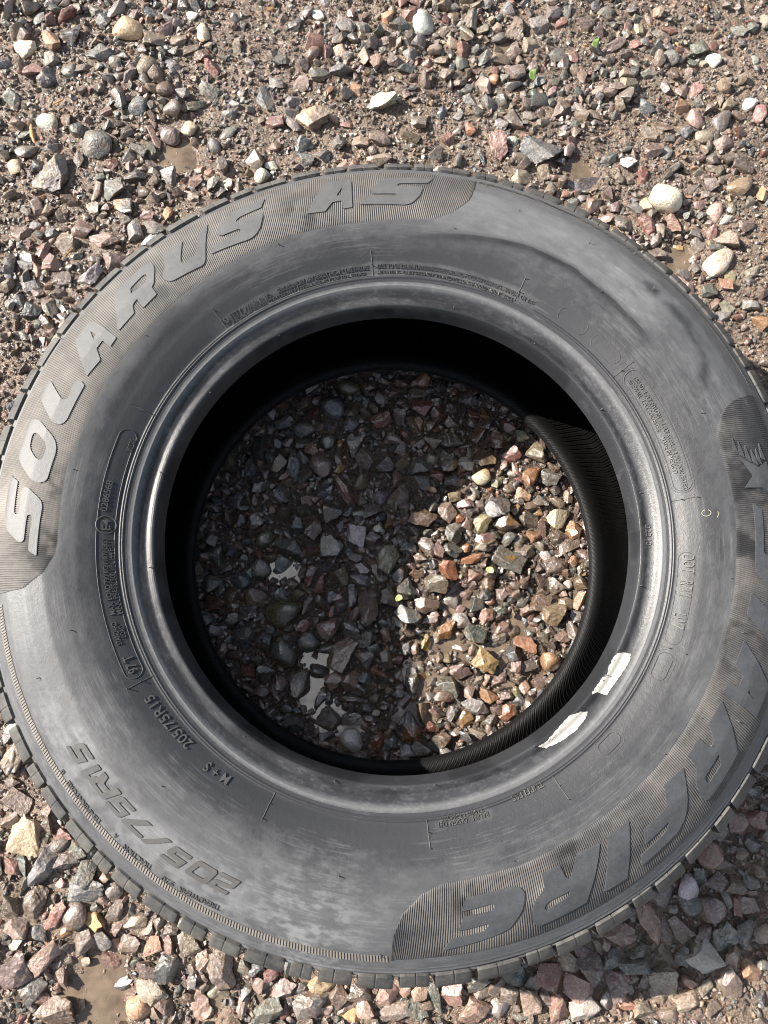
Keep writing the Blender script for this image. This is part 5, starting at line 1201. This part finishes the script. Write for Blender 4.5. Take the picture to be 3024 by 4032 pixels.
BL = {'2': [[(.18, 1), (.85, 1), (1, .88), (.93, .56), (.78, .46), (.28, .42), (.25, .24), (.92, .24), (.87, 0), (0, 0), (.09, .5), (.22, .62), (.7, .66), (.73, .78), (.12, .78)]],
      '0': [[(.12, 1), (.88, 1), (1, .88), (.9, .12), (.76, 0), (.06, 0), (-.04, .12), (0, .88)], [(.22, .76), (.2, .26), (.7, .26), (.76, .76)]],
      '5': [[(.12, 1), (1, 1), (.96, .78), (.3, .76), (.28, .62), (.84, .62), (.94, .5), (.86, .1), (.74, 0), (0, 0), (.04, .22), (.62, .24), (.65, .4), (.02, .4), (.04, .5)]],
      '/': [[(.72, 1), (1, 1), (.30, 0), (.02, 0)]],
      '7': [[(.04, 1), (1, 1), (1, .80), (.45, 0), (.12, 0), (.66, .77), (.02, .77)]],
      'R': [[(.10, 1), (.86, 1), (1, .9), (.96, .55), (.84, .42), (.98, 0), (.70, 0), (.58, .40), (.26, .40), (.22, 0), (-.04, 0)], [(.30, .78), (.28, .60), (.70, .60), (.72, .78)]],
      '1': [[(-.2, 1), (1, 1), (.9, 0), (.1, 0), (.2, .74), (-.25, .74)]]}
parts = []
for ch, t0, t1, rm in BIGSIZE:
    if ch == '1': t0, t1 = t0+.004, t1-.012
    hh = .0128; sk = .25*hh
    ls = [[(t0+(t1-t0)*u - (v-.5)*sk/.284*1.0, rm+(v-.5)*hh) for u, v in l] for l in BL[ch]]
    bm = loops_bm([soften(l) for l in ls]); parts.append(raise_flat(bm, .0008)); bm.free()
link('size_marking', mesh_mixed('size_marking', parts, M_TEXT), sidewall)

def tube_on(path, wd, h, closed, name='moulded_outline', mat=None, parent=None):
    """a thin raised ridge along a (t, r) path"""
    P = np.array(path); n = len(P); S = np.array([.225, 1.0]); Q = P*S
    tg = (np.roll(Q, -1, 0)-np.roll(Q, 1, 0)) if closed else np.gradient(Q, axis=0)
    tg /= np.linalg.norm(tg, axis=1)[:, None]+1e-9; nr = np.stack([-tg[:, 1], tg[:, 0]], -1)
    cols = [(-1, -.0003), (-.55, h*.8), (0, h), (.55, h*.8), (1, -.0003)]
    V = np.stack([surf(*((Q+nr*a*wd)/S).T, np.full(n, hh)) for a, hh in cols], 1)
    return (V.reshape(-1, 3), grid_faces(n, 5, closed)[:, ::-1])
def stadium(t0, t1, rm, hw):
    if abs(t1-t0) > math.pi: t1 += 2*math.pi*np.sign(t0-t1)
    k = 24; a = np.linspace(-np.pi/2, np.pi/2, 14); s = np.sign(t1-t0); L_ = []
    for t in np.linspace(t0, t1, 60): L_.append((t, rm-hw))
    for q in a[1:-1]: L_.append((t1+s*hw*math.cos(q)/rm, rm+hw*math.sin(q)))
    for t in np.linspace(t1, t0, 60): L_.append((t, rm+hw))
    for q in a[1:-1]: L_.append((t0-s*hw*math.cos(q)/rm, rm-hw*math.sin(q)))
    return L_
for k, (t0, t1, rm, hw) in enumerate(OUTLINES):
    pr_ = [tube_on(stadium(t0, t1, rm, hw), .00035, .0006 if k < 4 else .0004, True)]
    if k in (0, 2, 3): pr_.append(tube_on(stadium(t0, t1, rm, hw+.0016 if k == 0 else hw+.0024), .0003, .0003, True))
    V = np.concatenate([p[0] for p in pr_]); F = np.concatenate([p[1]+(0 if i == 0 else len(pr_[0][0])) for i, p in enumerate(pr_)])
    link('moulded_outline', mesh_np('moulded_outline', V, F, M_SIDE), sidewall)
V, F = tube_on([(E_MARK[0]+E_MARK[2]*math.cos(a)/E_MARK[1], E_MARK[1]+E_MARK[2]*math.sin(a)) for a in np.linspace(0, 2*np.pi, 40, endpoint=False)], .0005, .0007, True)
link('moulded_outline', mesh_np('moulded_outline', V, F, M_TEXT), sidewall)
for (tt,) in RIDGES:
    V, F = tube_on([(tt+.0004*math.sin(i*.7), r) for i, r in enumerate(np.linspace(.2165, .2348, 14))], .00035, .0006, False)
    link('mould_ridge', mesh_np('mould_ridge', V, F, M_TEXT), sidewall)
def nub_mesh(h, lean):
    Vs = []; rad = [.00042, .00038, .00036, .00034, .00001]; zs = [-.0005, h*.35, h*.7, h*.97, h]
    a = np.linspace(0, 2*np.pi, 8, endpoint=False)
    for r_, z_ in zip(rad, zs): Vs.append(np.stack([r_*np.cos(a)+lean*z_*z_/h, r_*np.sin(a), np.full(8, z_)], -1))
    V = np.stack(Vs, 1).reshape(-1, 3)
    return mesh_np('rubber_nub', V, grid_faces(8, 5, True), M_TEXT)
NM = [nub_mesh(.0034, .25), nub_mesh(.0026, .5), nub_mesh(.0018, .1)]
nr_ = random.Random(3)
spots = [(t, r) for t, r in NUBS] + [(t[0], .2348) for t in RIDGES] + [(t[0], .2245) for t in RIDGES]
for t, r in spots:
    o = link('rubber_nub', NM[nr_.randrange(3)], bead if r < .2115 else sidewall)
    p = surf(np.array([t]), np.array([r]), np.array([0.]))[0]; s = float(slope(np.array([r]))[0])
    o.location = p; o.rotation_euler = (0, -math.atan(s)*1.0, t) if True else (0, 0, 0)
for l in PAINT:
    # ragged brush edge
    pts = []; n = len(l)
    for i in range(n):
        a, b = np.array(l[i]), np.array(l[(i+1) % n])
        for u in np.linspace(0, 1, 9)[:-1]:
            q = a+(b-a)*u; pts.append((q[0]+nr_.uniform(-1, 1)*.0016, q[1]+nr_.uniform(-1, 1)*.00035))
    bm = loops_bm([pts], .006, .0008)
    o = link('paint_smear', mesh_mixed('paint_smear', [raise_flat(bm, .00035, .0002)], M_PAINT), bead); bm.free()
    o['label'] = 'white paint smear on the bead'
# two chalked strokes beside the plant code
M_CHALK = plain_material("ochre_chalk", (.42, .37, .25), (.30, .27, .2), 500)
parts = []
ck = [[(.044+.0105*math.cos(a), .2395+.0032*math.sin(a)) for a in np.linspace(.4, 2*np.pi-.2, 20)], [(.046, .2475), (.036, .2480), (.026, .2465)]]
Vc, Fc, b = [], [], 0
for pth in ck:
    V, F = tube_on(pth, .00028, .00008, False); Vc.append(V); Fc.append(F+b); b += len(V)
link('chalk_mark', mesh_np('chalk_mark', np.concatenate(Vc), np.concatenate(Fc), M_CHALK), sidewall)

# ------------------------------------------------------------------ stones
PAL = dict(w=(.72, .63, .48), W=(.74, .70, .63), T=(.50, .36, .21), t=(.31, .24, .178), b=(.165, .115, .080), n=(.21, .160, .128), g=(.20, .186, .172), l=(.38, .352, .30),
           d=(.108, .102, .093), k=(.085, .092, .098), e=(.10, .109, .09), p=(.42, .27, .215), r=(.26, .115, .09), o=(.44, .25, .15), u=(.15, .105, .09), x=(.29, .20, .165),
           G=(.11, .115, .055), y=(.42, .35, .24), O=(.46, .26, .10))
def ico(level):
    bm = bmesh.new(); bmesh.ops.create_icosphere(bm, subdivisions=level, radius=1)
    V = np.array([v.co[:] for v in bm.verts]); F = np.array([[v.index for v in f.verts] for f in bm.faces]); bm.free()
    return V/np.linalg.norm(V, axis=1)[:, None], F
ICO = {l: ico(l) for l in (1, 2, 3, 4)}
def cut_stone(r, level):
    """a crushed stone: a block split along random planes, edges slightly worn, faces roughened"""
    bm = bmesh.new(); bmesh.ops.create_cube(bm, size=2)
    K = int(r.integers(9, 15)); 
    for i in range(K):
        n = r.standard_normal(3); n /= np.linalg.norm(n); d = r.uniform(.48, .84)
        res = bmesh.ops.bisect_plane(bm, geom=bm.verts[:]+bm.edges[:]+bm.faces[:], dist=1e-5, plane_co=n*d, plane_no=n, clear_outer=True)
        ed = [e for e in bm.edges if e.is_boundary]
        if ed: bmesh.ops.holes_fill(bm, edges=ed, sides=0)
    bmesh.ops.remove_doubles(bm, verts=bm.verts, dist=.06)
    bmesh.ops.dissolve_limit(bm, angle_limit=.12, verts=bm.verts, edges=bm.edges)
    if level > 1:
        bmesh.ops.bevel(bm, geom=bm.edges[:], offset=r.uniform(.05, .15), segments=1 if level < 3 else 2, profile=.6, affect='EDGES', clamp_overlap=True)
    bmesh.ops.triangulate(bm, faces=bm.faces)
    if level > 2:
        for cut in range(2 if level == 3 else 3):
            le = [e for e in bm.edges if e.calc_length() > (.34, .22, .15)[cut]]
            bmesh.ops.subdivide_edges(bm, edges=le, cuts=1); bmesh.ops.triangulate(bm, faces=[f for f in bm.faces if len(f.verts) > 3])
    bm.verts.ensure_lookup_table()
    V = np.array([v.co[:] for v in bm.verts]); F = np.array([[v.index for v in f.verts] for f in bm.faces]); bm.free()
    if level == 2:
        k = r.standard_normal((8, 3))*6; V = V*(1+.016*np.sin(V @ k.T+r.uniform(0, 6.28, 8)).sum(1))[:, None]
    if level > 2:
        k = r.standard_normal((8, 3))*5; ph = r.uniform(0, 6.28, 8); k2 = r.standard_normal((14, 3))*15; p2 = r.uniform(0, 6.28, 14)
        V = V*(1+(.018)*np.sin(V @ k.T+ph).sum(1)+.011*np.sin(V @ k2.T+p2).sum(1))[:, None]
    return V, F
def stone_shape(r, level, rounded=0.):
    if not rounded:
        for _ in range(6):
            V, F = cut_stone(r, level)
            lo, hi = V.min(0), V.max(0); e = hi-lo
            if len(V) > 7 and e.min() > .45: return (V-(lo+hi)/2)/(e/2), F
    D, F = ICO[max(2, min(level, 3))]; K = r.integers(9, 15)       # worn pebble
    n = r.standard_normal((K, 3)); n /= np.linalg.norm(n, axis=1)[:, None]; d = r.uniform(.60, .86, K); p = 11
    R = (np.sum((np.clip(D @ n.T, 1e-4, None)/d)**p, 1)+1.02**-p)**(-1/p)
    k = r.standard_normal((6, 3))*4.2; ph = r.uniform(0, 6.28, 6); R = R*(1+.012*np.sin(D @ k.T+ph).sum(1))
    V = D*R[:, None]; lo, hi = V.min(0), V.max(0)
    return (V-(lo+hi)/2)/((hi-lo)/2), F
def colour(cl, r, x, y):
    c = np.array(PAL[cl])*r.uniform(.82, 1.16)*(1+.05*r.standard_normal(3))
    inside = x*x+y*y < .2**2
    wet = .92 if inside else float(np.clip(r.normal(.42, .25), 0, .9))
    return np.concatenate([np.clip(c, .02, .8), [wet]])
def stone_geo(row, seed, level):
    x, y, sw, sh, ang, cl = row[:6]; r = np.random.default_rng(seed)
    lab = row[6] if len(row) > 6 else ''
    has = lambda *k: any(q in lab for q in k)
    rd = has('round', 'smooth', 'pebble', 'egg', 'oval', 'moss green', 'olive') and not has('angular')
    V, F = stone_shape(r, level, rounded=rd or (not has('angular', 'wedge', 'triang', 'block', 'cube', 'slab', 'faceted') and ((cl in 'wW' and r.random() < .4) or r.random() < .05)))
    V0 = V.copy()
    th = min(sw, sh)*r.uniform(.62, .82)
    V = V*np.array([sw/2*(.97 if x*x+y*y < .04 else 1.03), sh/2*(.97 if x*x+y*y < .04 else 1.03), th/2]); a = math.radians(ang)
    tilt = Matrix.Rotation(r.uniform(-.22, .22), 3, 'X') @ Matrix.Rotation(r.uniform(-.22, .22), 3, 'Y')
    Rm = np.array(Matrix.Rotation(a, 3, 'Z') @ tilt)
    V = V @ Rm.T
    inside = x*x+y*y < .2**2; wz = HOLE_WATER_Z if inside else WATER_Z
    h = max(float(ground_h(x, y, False)), wz-.002)
    z = h + th*(r.uniform(.10, .42) if inside else r.uniform(.02, .24))
    if .19**2 < x*x+y*y < .34**2: z = min(z, -.001)
    C = np.tile(colour(cl, r, x, y), (len(V), 1)); nz = .35*np.sin(V0 @ np.array([5., 3, 4])+seed)+.25*np.sin(V0 @ np.array([-7., 9, 5]))
    two = None
    if has('half orange', 'half dark'): two = ('d' if 'orange' in lab else 'b', sstep(-.12, .12, V0[:, 0]+.25*nz))
    elif has('orange top'): two = ('d', 1-sstep(-.1, .15, V0[:, 0]*.9+.2*nz))
    elif has('pale yellow streak'): two = ('y', .8*(1-sstep(.15, .4, np.abs(V0[:, 1]-.15+.4*nz))))
    elif has('yellow spot'): two = ('O', 1-sstep(.22, .34, np.hypot(V0[:, 0]-.05, V0[:, 1]-.1)+.1*nz))
    elif has('red streak'): two = ('r', .8*(1-sstep(.06, .16, np.abs(V0[:, 0]+.4*V0[:, 1]+.3*nz))))
    elif has('ochre veins'): two = ('T', .8*(1-sstep(.08, .25, np.abs(V0[:, 0]*.7-.5*V0[:, 1]+.7*nz))))
    elif has('orange stain', 'stained orange', 'ochre tip'): two = ('T', .8*sstep(.35, .6, V0[:, 0]+.4*nz))
    elif has('speckled'): two = ('k', .8*sstep(.45, .6, .5+.5*np.sin(V0 @ np.array([17., 3, 8]))*np.sin(V0 @ np.array([-5., 19, 4]))))
    if two is not None: C[:, :3] = C[:, :3]*(1-two[1][:, None]) + np.array(PAL[two[0]])*two[1][:, None]
    return V, F, np.array([x, y, z]), C
OCC_X0, OCC_Y0, OCC_S = -.75, -.75, .0012
OCC = np.zeros((1450, 1250), np.uint8)
def occ_patch(x, y, r):
    i0, i1 = int((y-r-OCC_Y0)/OCC_S), int((y+r-OCC_Y0)/OCC_S)+1; j0, j1 = int((x-r-OCC_X0)/OCC_S), int((x+r-OCC_X0)/OCC_S)+1
    yy, xx = np.ogrid[i0:i1, j0:j1]
    return (slice(i0, i1), slice(j0, j1)), ((xx*OCC_S+OCC_X0-x)**2+(yy*OCC_S+OCC_Y0-y)**2 < r*r)
def occ_mark(x, y, sw, sh, ang):
    a = math.radians(ang); L_ = max(sw, sh)/2; s = min(sw, sh)/2*.9
    if sw < sh: a += math.pi/2
    for q in np.linspace(-1, 1, 5):
        px, py = x+math.cos(a)*(L_-s)*q, y+math.sin(a)*(L_-s)*q
        sl_, mk = occ_patch(px, py, s); OCC[sl_][mk] = 1
for i, row in enumerate(STONES):
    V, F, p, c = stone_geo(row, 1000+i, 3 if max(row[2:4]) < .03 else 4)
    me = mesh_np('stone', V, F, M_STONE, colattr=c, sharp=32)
    o = link('stone', me); o.location = p
    ins = row[0]**2+row[1]**2 < .2**2
    tag(o, row[6], 'stone', 'wet stones inside the tyre' if ins else 'loose stones around the tyre')
    occ_mark(*row[:5])
GV, GF, GC = [], [], []; gb = 0
def gadd(V, F, C):
    global gb
    GV.append(V); GF.append(F+gb); GC.append(C); gb += len(V)
for i, ln in enumerate(PLACED.split('\n')):
    q = ln.split(); row = [float(v) for v in q[:5]]+[q[5]]
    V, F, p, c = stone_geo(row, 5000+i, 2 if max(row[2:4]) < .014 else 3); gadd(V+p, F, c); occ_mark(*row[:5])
# the rest of the gravel: thrown in from coarse to fine wherever the larger stones leave room
fr_ = np.random.default_rng(99); KEYS = 'dkegnutxbprowTWO'
KP = np.array([.13, .085, .07, .12, .19, .06, .10, .09, .10, .02, .045, .02, .003, .006, .003, .002]); KP /= KP.sum()
PALA = np.array([PAL[k] for k in KEYS])
NP_ = 40
protos = {l: [stone_shape(np.random.default_rng(300+l*50+i), l) for i in range(NP_)] for l in (1, 2)}
def throw(n, r0, r1, limit, mark, free):
    out = []
    for _ in range(n):
        x, y = fr_.uniform(-.62, .62), fr_.uniform(-.58, .84); R = math.hypot(x, y)
        if .20 < R < .318: continue
        r = r0*(r1/r0)**fr_.random()
        sl_, mk = occ_patch(x, y, r*free)
        if OCC[sl_][mk].mean() > limit*(2.2 if R < .2 else 1): continue
        hh = None
        for px, py, pr2, d in PUDDLES+HOLE_P:
            if (x-px)**2+(y-py)**2 < (pr2*.62)**2: hh = 1
        if hh and fr_.random() < ((.93 if r > .003 else .6) if R > .2 else .55): continue
        # muddier, barer ground towards the top of the photo
        if R > .33 and r > .0028 and fbm(np.array(x), np.array(y), 9, 123, 3) > (.43 if y > .2 else .60) and fr_.random() < .88: continue
        sl_, mk = occ_patch(x, y, r*mark); OCC[sl_][mk] = 1; out.append((x, y, r))
    return np.array(out)
def emit(S, level, emb, tone=1.):
    for k in range(NP_):
        s = S[k::NP_]
        if not len(s): continue
        m = len(s); P, F = protos[level][k]
        q = fr_.standard_normal((m, 4)); q /= np.linalg.norm(q, axis=1)[:, None]; a, b, c, d = q.T
        Rm = np.stack([1-2*(c*c+d*d), 2*(b*c-a*d), 2*(b*d+a*c), 2*(b*c+a*d), 1-2*(b*b+d*d), 2*(c*d-a*b), 2*(b*d-a*c), 2*(c*d+a*b), 1-2*(b*b+c*c)], -1).reshape(m, 3, 3)
        sc3 = np.stack([fr_.uniform(.85, 1.3, m), fr_.uniform(.75, 1.05, m), fr_.uniform(.55, .85, m)], -1)
        V = np.einsum('mij,mvj->mvi', Rm, P[None]*sc3[:, None])
        V[:, :, 2] *= .85
        h = ground_h(s[:, 0], s[:, 1], False); ins = np.hypot(s[:, 0], s[:, 1]) < .2
        h = np.maximum(h, np.where(ins, HOLE_WATER_Z, WATER_Z)-.003)
        V = V*s[:, None, 2:3] + np.stack([s[:, 0], s[:, 1], h+s[:, 2]*emb*fr_.uniform(.6, 1.3, m)], -1)[:, None]
        ci = fr_.choice(len(KEYS), m, p=KP); C = PALA[ci]*fr_.uniform(.75, 1.15, (m, 1))*tone*(1+.05*fr_.standard_normal((m, 3)))
        wet = np.where(ins, .92, np.clip(fr_.normal(.45, .25, m), 0, .9))
        C = np.concatenate([np.clip(C, .02, .8), wet[:, None]], 1)
        nv = V.shape[1]
        FF = (F[None]+(np.arange(m)*nv)[:, None, None]).reshape(-1, 3)
        gadd(V.reshape(-1, 3), FF, np.repeat(C, nv, 0))
print('gravel', gb)
emit(throw(9000, .0062, .0105, .10, .80, .85), 2, .30)
emit(throw(26000, .0032, .0062, .16, .80, .80), 2, .35)
emit(throw(60000, .0015, .0032, .30, .75, .70), 1, .40)
print('gravel verts', gb)
gr = link('gravel', mesh_np('gravel', np.concatenate(GV), np.concatenate(GF), M_STONE, smooth=True, colattr=np.concatenate(GC), sharp=32))
tag(gr, 'mixed wet gravel of small broken stones and grit', 'gravel', kind='stuff')
S_ = fr_.uniform((-.6, -.56), (.6, .84), (85000, 2)); R_ = np.hypot(S_[:, 0], S_[:, 1]); S_ = S_[(R_ < .2) | (R_ > .318)]
ij = ((S_[:, 1]-OCC_Y0)/OCC_S).astype(int), ((S_[:, 0]-OCC_X0)/OCC_S).astype(int); S_ = S_[OCC[ij] == 0]
S_ = np.concatenate([S_, (fr_.uniform(.0005, .0014, len(S_)))[:, None]], 1)
GV, GF, GC, gb = [], [], [], 0
emit(S_, 1, .4, .7)
gt = link('grit', mesh_np('grit', np.concatenate(GV), np.concatenate(GF), M_STONE, smooth=False, colattr=np.concatenate(GC)))
tag(gt, 'fine grit scattered over the mud between the stones', 'grit', kind='stuff')

# ------------------------------------------------------------------ leaf scraps and wood splinters
M_LEAF = plain_material("lime_leaf", (.44, .46, .17), (.34, .38, .13), 300, .45)
M_LEAFD = plain_material("green_leaf", (.16, .24, .06), (.10, .16, .05), 300, .45)
M_WOOD = plain_material("splintered_wood", (.45, .25, .09), (.28, .15, .06), 600, .6)
def scrap(name, x, y, z, sx, sy, ang, mat, label, cat, curl=.35):
    n = 9; u, v = np.meshgrid(np.linspace(-1, 1, n), np.linspace(-1, 1, n), indexing='ij')
    k = np.random.default_rng(int(abs(x*1e4))); wd = (1-.55*np.abs(u)**2.2)
    X = u*sx/2; Y = v*wd*sy/2+.06*sx*np.sin(u*2+1); Zt = curl*sx*(.35*u*u-.2*v*u+.15*np.sin(3*u+v))
    top = np.stack([X, Y, Zt+.0003], -1).reshape(-1, 3); bot = np.stack([X, Y, Zt-.0003], -1).reshape(-1, 3)
    f = grid_faces(n, n); rim = np.concatenate([np.arange(n), np.arange(2*n-1, n*n, n), np.arange(n*n-2, n*n-n-1, -1), np.arange(n*(n-2), 0, -n)])
    rn = np.roll(rim, -1); side = np.stack([rim, rn, rn+n*n, rim+n*n], -1)
    o = link(name, mesh_np(name, np.concatenate([top, bot]), np.concatenate([f, f[:, ::-1]+n*n, side]), mat)); o.location = (x, y, z); o.rotation_euler = (.1, -.1, math.radians(ang))
    return tag(o, label, cat)
scrap('leaf_scrap', .006, -.039, .008, .007, .006, 20, M_LEAF, 'lime yellow leaf scrap by the green grey stone inside the tyre', 'leaf')
scrap('leaf_scrap', .095, -.012, .008, .008, .006, -30, M_LEAF, 'lime yellow leaf scrap under the bright red chip inside the tyre', 'leaf')
scrap('leaf_scrap', .234, .587, .006, .011, .007, 70, M_LEAFD, 'green leaf scrap on the mud near the top right', 'leaf')
scrap('leaf_scrap', .161, .545, .006, .013, .008, 75, M_LEAFD, 'dull green leaf scrap beside an ochre pebble above the tyre', 'leaf')
def splinter(x, y, z, l, wd, ang, label):
    n = 12; u = np.linspace(0, 1, n); a = np.linspace(0, 2*np.pi, 6, endpoint=False); k = np.random.default_rng(int(l*1e5))
    r = wd/2*(np.sin(np.pi*np.clip(u*.9+.06, 0, 1))**.5)*(1+.25*k.standard_normal(n))
    V = np.stack([np.stack([(u-.5)*l+0*c, np.cos(c)*r+.05*l*np.sin(u*3), np.sin(c)*r*.6], -1) for c in a], 0).reshape(-1, 3)
    o = link('wood_splinter', mesh_np('wood_splinter', V, grid_faces(6, n, True), M_WOOD)); o.location = (x, y, z); o.rotation_euler = (0, .1, math.radians(ang))
    return tag(o, label, 'wood splinter')
splinter(-.383, .460, .012, .026, .0042, 105, 'orange wood splinter standing above the tall yellow streaked stone, far left')
splinter(-.360, .500, .010, .014, .0022, 35, 'thin orange wood splinter right of the rough white stone, upper left')
splinter(-.336, .320, .010, .018, .0016, 55, 'thin brown twig between red and purplish stones left of the tyre')
